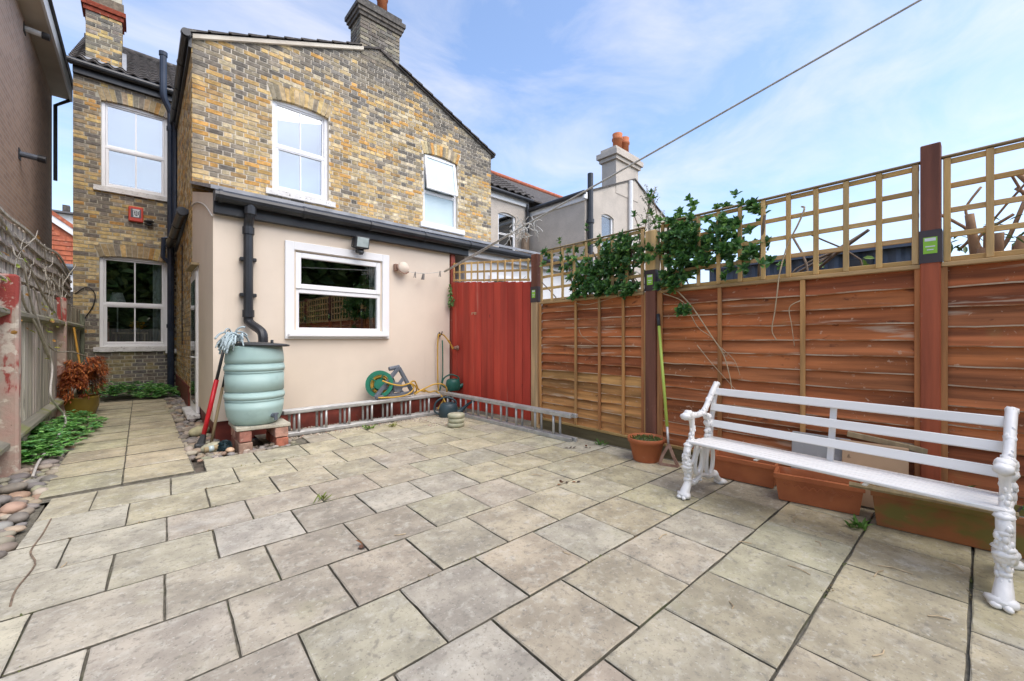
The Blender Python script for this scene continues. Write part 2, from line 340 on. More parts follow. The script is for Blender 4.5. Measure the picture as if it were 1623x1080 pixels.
# brown brick of the neighbouring house: too oblique to pick single bricks apart
def brown_brick():
    m = M('brown_brick', (.3, .2, .15), .9, bump=0); t = m.node_tree; N = t.nodes; b = N['Principled BSDF']
    tc = N.new('ShaderNodeTexCoord'); mp = N.new('ShaderNodeMapping'); mp.inputs['Rotation'].default_value = (R(90), 0, R(90))
    br = N.new('ShaderNodeTexBrick'); br.inputs['Scale'].default_value = 1.0; br.inputs['Brick Width'].default_value = .225; br.inputs['Row Height'].default_value = .075
    br.inputs['Mortar Size'].default_value = .006; br.inputs['Color1'].default_value = (.54, .37, .275, 1); br.inputs['Color2'].default_value = (.42, .285, .215, 1); br.inputs['Mortar'].default_value = (.56, .49, .42, 1)
    br.inputs['Bias'].default_value = -.1
    sp = N.new('ShaderNodeSeparateXYZ'); cb = N.new('ShaderNodeCombineXYZ'); t.links.new(tc.outputs['Object'], sp.inputs[0])
    t.links.new(sp.outputs['Y'], cb.inputs['X']); t.links.new(sp.outputs['Z'], cb.inputs['Y']); t.links.new(cb.outputs[0], br.inputs['Vector'])
    t.links.new(br.outputs['Color'], b.inputs['Base Color']); bm = N.new('ShaderNodeBump'); bm.inputs['Strength'].default_value = .6; bm.inputs['Distance'].default_value = .01; bm.invert = True
    t.links.new(br.outputs['Fac'], bm.inputs['Height']); t.links.new(bm.outputs[0], b.inputs['Normal']); return m
mt['brownbrick'] = brown_brick()
# ------------------------------------------------------------------ ground
g = MB()
g.add([(-160, -160, -.07), (220, -160, -.07), (220, 260, -.07), (-160, 260, -.07)], [(0, 1, 2, 3)])
tag(g.build('ground', mt['soil']), 'bare brown garden soil under and around the paving', 'ground', kind='structure')

# ------------------------------------------------------------------ patio and path: every slab its own piece
def slab_mesh(w, d, th, seed):
    rn = random.Random(seed); b = MB(); n = 5; c = .004
    pts = []
    for (x0, y0, x1, y1) in ((-w/2, -d/2, w/2, -d/2), (w/2, -d/2, w/2, d/2), (w/2, d/2, -w/2, d/2), (-w/2, d/2, -w/2, -d/2)):
        for i in range(n):
            t = i / n; j = rn.uniform(-.003, .002) if i else 0
            nx, ny = (y1 - y0), -(x1 - x0); L = math.hypot(nx, ny)
            pts.append((x0 + (x1 - x0) * t + nx / L * j, y0 + (y1 - y0) * t + ny / L * j))
    k = len(pts); sh = lambda p, q: (p[0] * (1 - 2 * q / w), p[1] * (1 - 2 * q / d))
    vs = [(*p, -th) for p in pts] + [(*p, -c * rn.uniform(.6, 1.6)) for p in pts] + [(*sh(p, c * rn.uniform(.7, 2.2)), 0) for p in pts]
    fs = [(i, (i + 1) % k, k + (i + 1) % k, k + i) for i in range(k)] + [(k + i, k + (i + 1) % k, 2 * k + (i + 1) % k, 2 * k + i) for i in range(k)] + [tuple(2 * k + i for i in range(k))]
    b.add(vs, fs); b.m = [1] * k + [0] * (len(fs) - k); return b.mesh('paving_slab', [mt['slab'], mt['bed']])
SL = {}
def slab(parent, x, y, w, d, z=0, colr=(.4, .37, .3), tilt=.0015):
    key = (round(w, 2), round(d, 2), random.randrange(3))
    if key not in SL: SL[key] = slab_mesh(key[0] - rnd(.006, .010), key[1] - rnd(.012, .017), .055, len(SL) * 7 + 3)
    o = inst(SL[key], parent, (x, y, z + rnd(-.002, .002)), (-tilt + rnd(-.003, .003), rnd(-.003, .003), rnd(-.002, .002)), 'paving_slab')
    o.color = (*colr, 1); return o
PR = -2.0; PC = (1.0, 3.0)
pb = MB(); pb.add([(-2.3, -5.2, 0), (3.52, -5.2, 0), (3.52, 3.3, 0), (1.6, 3.2, 0), (.6, 2.9, 0), (-.4, 2.3, 0), (-1.62, 2.2, 0), (-1.62, 1.1, 0), (-2.3, 1.0, 0)], [tuple(range(9))])
patio = tag(pb.build('patio', mt['bed'], None, loc=(PC[0], PC[1], -.02), rot=(0, 0, R(PR))), 'square stone paved patio laid in offset rows', 'patio', kind='structure')
def slab_col(x, y):
    # stone differs slab by slab: greyer to the left, mauve in the middle, yellow-green near the fence
    t = min(1, max(0, (x + .6) / 4.6)); grey = Vector((.45, .42, .36)); mauve = Vector((.39, .34, .285)); yel = Vector((.43, .39, .275))
    c = grey.lerp(mauve, min(1, t * 2.4)) if t < .42 else mauve.lerp(yel, min(1, (t - .42) * 2.2))
    if y > 4.0: c = c.lerp(Vector((.45, .41, .30)), .75)
    u = random.random()
    if u < .2: c = c.lerp(Vector((.47, .45, .35)), .5)
    elif u < .36: c = c.lerp(Vector((.39, .345, .31)), .5)
    elif u < .48: c = c.lerp(Vector((.41, .40, .37)), .5)
    c = Vector((c[0] * .97, c[1] * .95, c[2] * .88))
    return vary(c, .09, .012)
rows = [6.75, 6.25, 5.72, 5.16, 4.59, 4.06, 3.57, 3.07, 2.56, 2.05, 1.54, 1.03, .52, .01, -.5, -1.01, -1.52, -2.03]
offs = [.12, .38, .40, .14, .38, .11, .36, .10, .35, .07, .31, .02, .24, .46, .2, .45, .2]
for r_ in range(len(rows) - 1):
    y1, y0 = rows[r_], rows[r_ + 1]; yc = (y0 + y1) / 2; d = y1 - y0
    lo = {0: 3.3, 1: 1.55, 2: .42}.get(r_, -.64 if yc > 4.1 else -1.2); hi = 4.42 if r_ else 4.0
    ks = [lo] + [offs[r_] + .503 * k for k in range(-4, 10) if lo + .14 < offs[r_] + .503 * k < hi - .12] + [hi]
    for a, b in zip(ks, ks[1:]):
        slab(patio, (a + b) / 2 - PC[0], yc - PC[1], b - a, d, .02, slab_col((a + b) / 2, yc))
pb = MB(); pb.add([(-.66, 5.2, -.022), (.42, 5.2, -.022), (.46, 12.4, -.022), (-.66, 12.4, -.022)], [(0, 1, 2, 3)])
path = tag(pb.build('path', mt['bed']), 'straight path of paired stone slabs along the house', 'path', kind='structure')
yl = [5.30, 5.91, 6.57, 7.12, 7.68, 8.25, 8.9, 9.7, 10.35, 11.0, 11.65, 12.3]
for i in range(len(yl) - 1):
    for (a, b) in ((-.65, -.132), (-.128, .41)):
        sh = rnd(-.05, .05) if i else 0
        slab(path, (a + b) / 2, (yl[i] + yl[i + 1]) / 2, b - a, yl[i + 1] - yl[i], .0, vary((.43, .385, .26), .1, .03), .011)

# ------------------------------------------------------------------ brickwork
S_, H_, J_, CO = .261, .120, .0205, .0938
PAL_Y = [(.56, .40, .18), (.50, .34, .15), (.58, .44, .24), (.48, .31, .12), (.55, .31, .10), (.44, .34, .19), (.33, .27, .19), (.27, .23, .18), (.55, .46, .30), (.36, .235, .11)]
PAL_D = [(.19, .165, .135), (.15, .135, .115), (.23, .20, .155), (.29, .245, .175), (.21, .19, .165)]
PAL_P = [(.56, .46, .29), (.60, .50, .34), (.50, .39, .22), (.40, .31, .18), (.45, .31, .13)]
PAL_H = [(.47, .34, .17), (.38, .28, .16), (.35, .275, .185), (.53, .385, .17), (.24, .21, .17), (.195, .175, .155), (.56, .41, .18), (.48, .275, .10), (.28, .245, .2)]
def lev(c):
    k = random.choice((.86, .95, 1.03, 1.12)); return tuple(round(x * k, 4) for x in c)
def bond(width, row):
    o = []; x = -((S_ + H_ + 2 * J_) / 2 if row % 2 else 0) + rnd(-.035, .005); k = 0
    while x < width:
        L = S_ if k % 2 == 0 else H_
        o.append((max(0, x), min(width, x + L))); x += L + J_; k += 1
    if len(o) > 1 and o[0][1] - o[0][0] < .07: o = [(0, o[1][1])] + o[2:]
    o[0] = (0, o[0][1]); return [q for q in o if q[1] - q[0] > .03]
def brick_rows(width, z0, z1, lim, excl, pal):
    res = []; r = 0; z = z0
    while z + CO * .6 < z1:
        zc = z + CO / 2; a, b = lim(zc)
        ex = excl(zc)
        for (p, q) in bond(width, r):
            segs = [(max(p, a), min(q, b))]
            for (e0, e1) in ex:
                ns = []
                for s in segs:
                    if s[1] <= e0 or s[0] >= e1: ns.append(s)
                    else:
                        if s[0] < e0: ns.append((s[0], e0 - .006))
                        if s[1] > e1: ns.append((e1 + .006, s[1]))
                segs = ns
            for s in segs:
                if s[1] - s[0] > .035: res.append((s[0], s[1], z + J_ / 2, z + CO - J_ / 2, pal((s[0] + s[1]) / 2, zc), r))
        z += CO; r += 1
    return res
def arc_z(x, xc, hw, zs, rise):
    t = min(1, abs(x - xc) / hw); return zs + rise * (1 - t * t)
def opening_excl(ops, band):
    def f(z):
        ex = []
        for (x0, x1, z0, zs, rise) in ops:
            xc, hw = (x0 + x1) / 2, (x1 - x0) / 2
            if z < z0 or z > zs + rise + band: continue
            if z < zs - .02: ex.append((x0, x1)); continue
            w2 = hw + .11 * (z - zs) / band if z < zs + band else hw + .11
            if z > zs + band:          # above the springing of the outer curve
                t = (z - zs - band) / rise
                if t >= 1: continue
                w2 = (hw + .11) * math.sqrt(1 - t)
            ex.append((xc - w2, xc + w2))
        return ex
    return f
def voussoirs(b, op, band, y, pal, n=13, T=None):
    x0, x1, z0, zs, rise = op; xc, hw = (x0 + x1) / 2, (x1 - x0) / 2
    for i in range(n):
        ta, tb = -1 + 2 * (i + .06) / n, -1 + 2 * (i + .94) / n
        bot = [(xc + hw * t, arc_z(xc + hw * t, xc, hw, zs, rise)) for t in (ta, tb)]
        top = [(xc + (hw + .10) * t, arc_z(xc + hw * t, xc, hw, zs, rise) + band) for t in (ta, tb)]
        poly = [bot[0], bot[1], top[1], top[0]]
        p = [(a, y - .010, c) for a, c in poly] + [(a, y + .09, c) for a, c in poly]
        if T: p = [T(q) for q in p]
        b.add(p, [(0, 1, 2, 3), (0, 4, 5, 1), (1, 5, 6, 2), (2, 6, 7, 3), (3, 7, 4, 0)], 0, vary(random.choice(pal), .12))
FINE = []    # candidate bricks that can become objects of their own
def lay(b, rows_, T, nrm, tagname, proud=.010):
    """rows_ of (u0,u1,z0,z1,colour,row); T maps (u,depth,z) to the world"""
    for (a, c, z0, z1, q, r) in rows_:
        ctr = T((a + c) / 2, 0, (z0 + z1) / 2); dv = ctr - CAM; dist = dv.length
        full = abs((c - a) - S_) < .004 or abs((c - a) - H_) < .004
        face = abs(dv.normalized().dot(nrm))
        FINE.append([(c - a) * face / dist / dist, full, b, (a, c, z0, z1, q), T, tagname, nrm])
def emit(b, br, T):
    a, c, z0, z1, q = br
    j = rnd(-.003, .003)
    p = [T(u, d, z) for d in (-.010 + j, .05) for z in (z0, z1) for u in (a, c)]
    b.add(p, [(0, 1, 3, 2), (0, 2, 6, 4), (1, 5, 7, 3), (2, 3, 7, 6), (0, 4, 5, 1)], 0, q)

# ------------------------------------------------------------------ the brick house
HO = (4.4, 9.71, 0)
house = thing('brick_house', 'two-storey yellow stock brick house with paired gable wing and cream kitchen extension', 'house', HO)
off = (-HO[0], -HO[1], -HO[2])
def hp(b, name, mats, smooth=False): return b.build(name, mats, house, smooth, loc=off)
GY, GX0, GX1, GE, GR, GC = 9.71, .72, 8.03, 7.08, 8.62, 4.42      # gable plane, edges, eaves, ridge, centre
MY, MX0, ME = 14.2, -1.19, 7.95                                    # main block
def gz(x): return GE + (GR - GE) * (1 - abs(x - GC) / (GC - GX0))
op1 = (2.05, 3.19, 4.52, 6.44, .07); op2 = (5.66, 6.78, 4.52, 6.42, .07)
op3 = (-.72, .54, 5.13, 7.26, .06); op4 = (-.75, .53, 1.16, 3.39, .06)
def pal_gable(x, z):
    # soot round the stack and along the verge; cream patch where the wall was repointed
    n = noise.noise(Vector((x * .9, z * .9, 3.1)))
    soot = .12 + .9 * max(0, 1 - math.hypot((x - 4.3) / 1.3, (z - 8.0) / 1.5)) + .55 * max(0, (z - gz(x) + 1.3) / 1.3) + .5 * n
    if x > 5.6 and z > 6.3: soot += .35
    pale = (4.75 < x < 5.75 and z < 7.3) or (x > 5 and z < 6.2 and n > -.25)
    u = random.random()
    if u < soot: return lev(random.choice(PAL_D))
    if pale and random.random() < .75: return lev(random.choice(PAL_P))
    return lev(random.choice(PAL_Y))
def gable_lim(z):
    if z <= GE: return (0, GX1 - GX0)
    t = (z - GE) / (GR - GE); return ((GC - GX0) * t, (GX1 - GX0) - (GX1 - GC) * t)
def sh(op, x): return (op[0] - x, op[1] - x, *op[2:])
def pal_main(x, z):
    n = noise.noise(Vector((x * 1.3, z * .8, 9.1)))
    c = random.choice(PAL_H) if random.random() > .25 + .4 * n else random.choice([(.21, .18, .15), (.165, .145, .125), (.28, .23, .16)])
    if z < 1.2: c = random.choice([(.20, .17, .14), (.25, .21, .15), (.17, .155, .145), (.30, .25, .14)])
    if 2.2 < z < 4.2 and x < .45 and random.random() < .6: c = random.choice([(.56, .43, .22), (.48, .36, .17), (.60, .48, .27)])
    return lev(c)
def wall_poly(b, y, outer, holes, m=0):
    """flat wall at plane y with rectangular holes, cut into quads"""
    xs = sorted({p for p in [outer[0], outer[1]] + [h for q in holes for h in q[:2]]})
    for a, c in zip(xs, xs[1:]):
        zs = [outer[2]]
        hs = sorted([(q[2], q[3]) for q in holes if q[0] < (a + c) / 2 < q[1]]); z = outer[2]
        for (h0, h1) in hs + [(outer[3], outer[3])]:
            if h0 > z: b.add([(a, y, z), (c, y, z), (c, y, h0), (a, y, h0)], [(0, 1, 2, 3)], m)
            z = h1
def hole(op): return (op[0], op[1], op[2], op[3] + op[4])
def reveal(b, y, d, h, m=0):
    x0, x1, z0, z1 = h
    for q in ([(x0, z0), (x0, z1)], [(x0, z1), (x1, z1)], [(x1, z1), (x1, z0)], [(x1, z0), (x0, z0)]):
        (a, c), (e, f) = q; b.add([(a, y, c), (a, y + d, c), (e, y + d, f), (e, y, f)], [(0, 1, 2, 3)], m)
# mortar backing of each wall
b = MB(); wall_poly(b, GY, (GX0, GX1, 2.0, GE), [hole(op1), hole(op2)])
b.add([(GX0, GY, GE), (GX1, GY, GE), (GC, GY, GR)], [(0, 1, 2)])
for o_ in (op1, op2): reveal(b, GY, .16, hole(o_))
b.add([(GX1, GY, 0), (GX1, GY + 4, 0), (GX1, GY + 4, GE), (GX1, GY, GE)], [(0, 1, 2, 3)])
w_gable = hp(b, 'gable_wall', mt['mortar'])
b = MB(); wall_poly(b, MY, (MX0, GX0 + .1, -.05, ME + .1), [hole(op3), hole(op4)])
for o_ in (op3, op4): reveal(b, MY, .14, hole(o_))
b.add([(MX0, MY, -.05), (MX0, MY + 7, -.05), (MX0, MY + 7, ME), (MX0, MY, ME)], [(0, 1, 2, 3)])
w_main = hp(b, 'main_wall', mt['mortar_d'])
b = MB(); b.add([(GX0, GY, 0), (GX0, MY, 0), (GX0, MY, GE), (GX0, GY, GE)], [(0, 1, 2, 3)])
w_side = hp(b, 'side_wall', mt['mortar'])
V3 = Vector
Tg = lambda u, d, z: V3((GX0 + u, GY + d, z)); Tm = lambda u, d, z: V3((MX0 + u, MY + d, z)); Ts = lambda u, d, z: V3((GX0 + d, GY + u, z))
bg_, bm_, bs_ = MB(), MB(), MB()
lay(bg_, brick_rows(GX1 - GX0, 3.2, GR - .05, gable_lim, opening_excl([sh(op1, GX0), sh(op2, GX0)], .30), lambda u, z: pal_gable(GX0 + u, z)), Tg, V3((0, -1, 0)), 'gable')
lay(bm_, brick_rows(GX0 - MX0, 0, ME, lambda z: (0, GX0 - MX0), opening_excl([sh(op3, MX0), sh(op4, MX0)], .30), lambda u, z: pal_main(MX0 + u, z)), Tm, V3((0, -1, 0)), 'main')
lay(bs_, brick_rows(MY - GY, .3, GE, lambda z: (0, MY - GY), lambda z: [(2.2, 2.75)] if 1.2 < z < 3.6 else [], lambda u, z: vary(random.choice(PAL_Y + PAL_P), .12)), Ts, V3((-1, 0, 0)), 'side')
b = MB(); b.box(GX0 - .004, GX0 + .04, GY + 2.2, GY + 2.75, 1.2, 3.6); hp(b, 'side_window', mt['room'])
for o_, bb, y, pal in ((op1, bg_, GY, PAL_Y[:2] + PAL_D[2:4] + PAL_P[2:4]), (op2, bg_, GY, PAL_Y[2:7] + PAL_P[:4]), (op3, bm_, MY, PAL_H + [(.36, .28, .16)] * 3), (op4, bm_, MY, PAL_H + [(.33, .27, .17)] * 3)):
    voussoirs(bb, o_, .30, y, pal)
# stack of the wing, flush with the gable
CX0, CX1, CT = 3.93, 4.95, 9.24
Tc = lambda u, d, z: V3((CX0 + u, GY - .004 + d, z)); Tcs = lambda u, d, z: V3((CX0 + d, GY + u, z))
bc_ = MB()
pal_ch = lambda u, z: vary(random.choice(PAL_D + [(.30, .27, .2)]), .12)
rc = brick_rows(CX1 - CX0, 8.2, CT, lambda z: (0, CX1 - CX0), lambda z: [], pal_ch)
for (a, c, z0, z1, q, r) in rc: emit(bc_, (a, c, z0, z1, q), Tc)
for (a, c, z0, z1, q, r) in brick_rows(.6, 8.3, CT, lambda z: (0, .6), lambda z: [], pal_ch): emit(bc_, (a, c, z0, z1, q), Tcs)
b = MB(); b.box(CX0, CX1, GY + .002, GY + .6, 8.0, CT + .01)
b.box(CX0 - .05, CX1 + .05, GY - .05, GY + .65, CT, CT + .085, 1, (.13, .115, .10)); b.box(CX0 - .085, CX1 + .085, GY - .085, GY + .685, CT + .09, CT + .175, 1, (.16, .14, .12))
b.box(CX0 - .12, CX1 + .12, GY - .12, GY + .72, CT + .18, CT + .28, 1, (.12, .11, .10)); b.box(CX0 - .05, CX1 + .05, GY - .05, GY + .65, CT + .285, CT + .42, 1, (.10, .095, .09))
b.c = [q or (1, 1, 1) for q in b.c]
chim = hp(b, 'chimney', [mt['mortarcap'], mt['brick']])
o = bc_.build('chimney_bricks', mt['brick'], chim); o['kind'] = 'stuff'
for x in (4.12, 4.62):
    b = MB(); b.lathe([(.13, CT + .4), (.125, CT + .9), (.15, CT + .92), (.15, CT + .98), (.11, CT + .98), (.10, CT + .6)], 14, x, GY + .3); b.build('chimney_pot', mt['pot_clay'], chim, True)
# stack of the main block
b = MB(); b.box(-1.0, -.36, MY + .25, MY + .75, 8.1, 10.6); chim2 = hp(b, 'chimney', mt['mortar_d'])
bb = MB(); T2 = lambda u, d, z: V3((-1.0 + u, MY + .25 + d, z)); T3 = lambda u, d, z: V3((-.36 - d, MY + .25 + u, z))
for T_, wd in ((T2, .64), (T3, .5)):
    for (a, c, z0, z1, q, r) in brick_rows(wd, 8.1, 9.5, lambda z: (0, wd), lambda z: [], lambda u, z: vary(random.choice(PAL_H + PAL_D), .12)): emit(bb, (a, c, z0, z1, q), T_)
bb.box(-1.04, -.32, MY + .21, MY + .79, 9.5, 9.6, 0, (.26, .06, .035)); bb.box(-1.08, -.28, MY + .17, MY + .83, 9.61, 9.72, 0, (.24, .055, .03))
bb.box(-1.04, -.32, MY + .21, MY + .79, 9.73, 9.95, 0, (.2, .16, .12)); o = bb.build('chimney_bricks', mt['brick'], chim2); o['kind'] = 'stuff'
b = MB(); b.box(-1.06, -.30, MY + .10, MY + .24, 8.10, 8.26); b.box(-.35, -.27, MY + .2, MY + .8, 8.12, 8.7); hp(b, 'flashing', mt['lead'])
# which bricks become single objects: the 300 that show largest
FINE.sort(key=lambda q: -q[0]); cache = {}; nfine = 0
wallof = {'gable': w_gable, 'main': w_main, 'side': w_side}
for e in FINE:
    a, c, z0, z1, q = e[3]
    if e[1] and nfine < 300 and e[5] != 'side' and z0 > (4.05 if e[5] == 'gable' else .2):
        kind = 's' if c - a > .2 else 'h'; qq = q; key = (kind, qq)
        if key not in cache:
            L = S_ if kind == 's' else H_; t = MB(); emit(t, (-L / 2, L / 2, -(CO - J_) / 2, (CO - J_) / 2, qq), lambda u, d, z: (u, d, z)); cache[key] = t.mesh('brick', mt['brick'])
        p = e[4]((a + c) / 2, 0, (z0 + z1) / 2); inst(cache[key], wallof[e[5]], p, name='brick'); nfine += 1
    else: emit(e[2], e[3], e[4])
for bb, wl in ((bg_, w_gable), (bm_, w_main), (bs_, w_side)):
    o = bb.build('brickwork', mt['brick'], wl); o['kind'] = 'stuff'
# roofs
def slope_roof(b, x0, x1, ye, ze, yr, zr, th=.06): b.prism([(ye, ze), (yr, zr), (yr, zr + th), (ye, ze + th)], 0, x0, x1)
b = MB(); slope_roof(b, MX0 - .06, 8.2, MY - .16, ME, MY + 3.5, 10.4, .05)
b.add([(MX0 - .06, MY + 3.5, 10.45), (8.2, MY + 3.5, 10.45), (8.2, MY + 7, 8), (MX0 - .06, MY + 7, 8)], [(0, 1, 2, 3)])
roof = hp(b, 'main_roof', mt['tile'])
tw, tr_ = .235, .30
sl = math.atan2(10.4 - ME, 3.66); t = MB()
for i in range(8):
    x0, x1 = tw * i / 8 - tw / 2, tw * (i + 1) / 8 - tw / 2; h = lambda x: .03 * math.sin((x / tw) * 2 * math.pi) + .03
    t.add([(x0, 0, h(x0) + .03), (x1, 0, h(x1) + .03), (x1, tr_ * 1.12, h(x1)), (x0, tr_ * 1.12, h(x0)), (x0, 0, h(x0)), (x1, 0, h(x1))], [(0, 1, 2, 3), (4, 5, 1, 0)])
tile_me = t.mesh('roof_tile', mt['tile'])
for r_ in range(14):
    for c_ in range(10):
        x = MX0 + .06 + c_ * tw; s = r_ * tr_
        if -1.02 < x < -.34 and .5 < s < 1.0: continue
        inst(tile_me, roof, (x, MY - .17 + s * math.cos(sl), ME + .05 + s * math.sin(sl)), (sl, 0, 0), 'roof_tile')
b = MB(); b.tube([(MX0 - .06, MY + 3.5, 10.47), (8.2, MY + 3.5, 10.47)], .12, 8); hp(b, 'ridge', mt['tile'], True)
b = MB()
for sgn, xe in ((1, GX0 - .1), (-1, GX1 + .12)):
    s = (GR - GE) / (GC - GX0); ze = GE - .05
    b.prism([(xe, ze), (GC, ze + s * abs(GC - xe)), (GC, ze + s * abs(GC - xe) + .05), (xe, ze + .05)], 1, GY - .06, MY + 2.5)
wr = hp(b, 'wing_roof', mt['tile'])
for sgn, xe in ((1, GX0 - .1), (-1, GX1 + .12)):
    n = 10 if sgn > 0 else 10
    for i in range(n):
        t0, t1 = i / n * .86, (i + 1.15) / n * .86; x0, x1 = xe + (GC - xe) * t0, xe + (GC - xe) * t1; z0, z1 = (GE - .05 + (GR - GE) / (GC - GX0) * abs(x - xe) for x in (x0, x1))
        b = MB(); b.add([(x0, y, z0 + k) for y in (GY - .1, GY + .3) for k in (.05, .105)] + [(x1, y, z1 + k) for y in (GY - .1, GY + .3) for k in (.05, .07)],
              [(0, 1, 5, 4), (1, 3, 7, 5), (0, 2, 3, 1), (4, 5, 7, 6), (2, 6, 7, 3)]); b.build('verge_tile', mt['tile'], wr)
b = MB(); s = (GR - GE) / (GC - GX0)
b.prism([(GX0, GE - .06), (CX0 + .05, gz(CX0 + .05) - .06), (CX0 + .05, gz(CX0 + .05) + .02), (GX0, GE + .02)], 1, GY - .075, GY - .014)
hp(b, 'verge_mortar', mt['mortar'])
# gutters, fascias and pipes
def gutter(name, p0, p1, r=.075, mat='blackp'):
    b = MB(); b.tube([p0, p1], r, 12); d = (V3(p1) - V3(p0)); L = d.length; n = max(2, int(L / 1.0)); d.normalize()
    for i in range(n + 1):
        q = V3(p0) + d * (L * (i + .06) / (n + .12)); b.tube([q - d * .02, q + d * .02], r * 1.15, 12)
    return hp(b, name, mt[mat], False)
gutter('gutter', (GX0 - .1, GY - .12, GE - .02), (GX0 - .1, MY - .1, GE - .02), .07)
b = MB(); b.box(GX0 - .06, GX0 - .01, GY - .02, MY, GE - .22, GE - .03); hp(b, 'fascia', mt['blackp'])
gutter('gutter', (MX0 - .08, MY - .2, ME - .03), (GX0 - .06, MY - .2, ME - .03), .075)
b = MB(); b.box(MX0, GX0, MY - .11, MY - .015, ME - .24, ME - .02); hp(b, 'fascia', mt['blackp'])
def pipe(name, pts, r, mat, collars=(), k=5):
    b = MB(); b.tube(crom(pts, k), r, 10)
    for q in collars: b.tube([V3(q) - V3((0, 0, .05)), V3(q) + V3((0, 0, .05))], r * 1.22, 10)
    return hp(b, name, mt[mat], False)
pipe('soil_pipe', [(.585, 13.95, 0), (.585, 13.95, 2), (.585, 13.95, 5), (.585, 13.95, 7.1), (.57, 13.92, 7.35), (.45, 13.85, 7.62), (.43, 13.82, 7.85), (.43, 13.82, 8.2), (.43, 13.82, 8.78)], .075, 'navy', [(.585, 13.95, 3.4), (.585, 13.95, 6.9), (.43, 13.82, 8.74), (.585, 13.95, 1.7)])
pipe('rain_pipe', [(.665, 13.6, 7.0), (.665, 13.8, 6.8), (.665, 13.8, 5), (.665, 13.8, 4.1), (.62, 13.8, 3.9)], .05, 'navy', [(.665, 13.8, 5.2)])
gutter('gutter', (.61, 10.3, 3.90), (.56, 13.9, 3.82), .085)
b = MB(); b.tube([(.69, 10.35, 3.92), (.69, 13.9, 3.7)], .045, 8); b.tube([(.52, 13.95, 4.02), (.44, 13.95, 4.0), (.43, 13.95, 3.5), (.56, 13.93, 3.35)], .05, 8); hp(b, 'waste_pipe', mt['navy'])
b = MB(); b.box(GX0 - .03, GX0 + .02, 10.2, 14.1, 0, .42); b.box(.48, .70, 14.0, 14.18, .98, 1.1, 1); hp(b, 'side_plinth', [mt['redpaint'], mt['sill']])
b = MB(); b.lathe([(.03, 0), (.06, .05), (.10, .06), (.10, .09), (.05, .10)], 12, .16, MY - .12); 
for i in range(len(b.v)): b.v[i] = (b.v[i][0], b.v[i][1], b.v[i][2] + 4.33)
b.tube([(.16, MY, 4.36), (.16, MY - .14, 4.36)], .05, 10); hp(b, 'flue_vent', mt['blackp'])

b = MB(); b.tube(crom([(-1.15, MY - .03, 2.45), (-.95, MY - .06, 2.62), (-.82, MY - .06, 2.45), (-.86, MY - .05, 2.15), (-1.0, MY - .04, 1.85), (-1.1, MY - .03, 1.6)], 5), .012, 6); hp(b, 'wall_wire', mt['blackp'], True)
# windows --------------------------------------------------------------------------------------------
def frame(b, x0, x1, z0, z1, w, y0, y1, m=0):
    b.box(x0, x0 + w, y0, y1, z0, z1, m, None, .006); b.box(x1 - w, x1, y0, y1, z0, z1, m, None, .006)
    b.box(x0 + w - .003, x1 - w + .003, y0 + .002, y1, z0, z0 + w, m, None, .006); b.box(x0 + w - .003, x1 - w + .003, y0 + .002, y1, z1 - w, z1, m, None, .006)
def sash_window(op, y, zt, glass, behind=None, sillw=.12, sillmat='sill', room=True, bar=True):
    x0, x1, z0, zs, rise = op; z1 = zs + rise; f = y + .07
    b = MB(); frame(b, x0, x1, z0, z1, .075, f, f + .10); b.box(x0 + .07, x1 - .07, f + .004, f + .1, zt - .03, zt + .035, 0, None, .006)
    win = hp(b, 'window', mt['pvc'])
    b = MB(); frame(b, x0 + .078, x1 - .078, z0 + .078, zt + .0, .055, f + .012, f + .07); b.build('sash', mt['pvc'], win)
    b = MB(); frame(b, x0 + .078, x1 - .078, zt + .037, z1 - .078, .035, f + .03, f + .08); b.build('sash', mt['pvc'], win)
    xc = (x0 + x1) / 2
    if bar:
        for (a, c, yy) in ((z0 + .13, zt - .05, f + .03), (zt + .07, z1 - .11, f + .045)):
            b = MB(); b.box(xc - .014, xc + .014, yy, yy + .02, a, c); b.build('glazing_bar', mt['pvc'], win)
    for (a, c, yy) in ((z0 + .12, zt - .04, f + .042), (zt + .06, z1 - .1, f + .058)):
        b = MB(); b.box(x0 + .11, x1 - .11, yy, yy + .008, a, c); b.build('pane', glass, win)
    b = MB(); n = 14
    for i in range(n):
        a, c = x0 - sillw + (x1 - x0 + 2 * sillw) * i / n, x0 - sillw + (x1 - x0 + 2 * sillw) * (i + 1) / n
        q = rnd(-.006, .006) if sillmat == 'sill' else 0
        b.box(a, c, y - .075 + q, y + .08, z0 - .115 + q, z0 + .004)
    b.build('sill', mt[sillmat], win)
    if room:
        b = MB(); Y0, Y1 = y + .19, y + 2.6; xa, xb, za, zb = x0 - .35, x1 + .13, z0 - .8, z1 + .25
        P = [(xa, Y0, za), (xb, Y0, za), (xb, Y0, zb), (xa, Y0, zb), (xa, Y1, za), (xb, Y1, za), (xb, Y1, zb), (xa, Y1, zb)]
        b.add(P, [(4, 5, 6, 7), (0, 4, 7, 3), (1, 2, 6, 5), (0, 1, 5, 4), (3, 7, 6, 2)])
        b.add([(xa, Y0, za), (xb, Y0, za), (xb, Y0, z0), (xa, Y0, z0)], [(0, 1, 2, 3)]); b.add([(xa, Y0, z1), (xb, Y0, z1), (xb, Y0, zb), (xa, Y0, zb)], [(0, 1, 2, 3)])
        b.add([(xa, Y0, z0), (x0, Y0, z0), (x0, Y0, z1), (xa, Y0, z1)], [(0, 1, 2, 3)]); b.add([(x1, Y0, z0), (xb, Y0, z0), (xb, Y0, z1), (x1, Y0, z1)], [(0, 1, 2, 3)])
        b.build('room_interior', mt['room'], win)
    return win
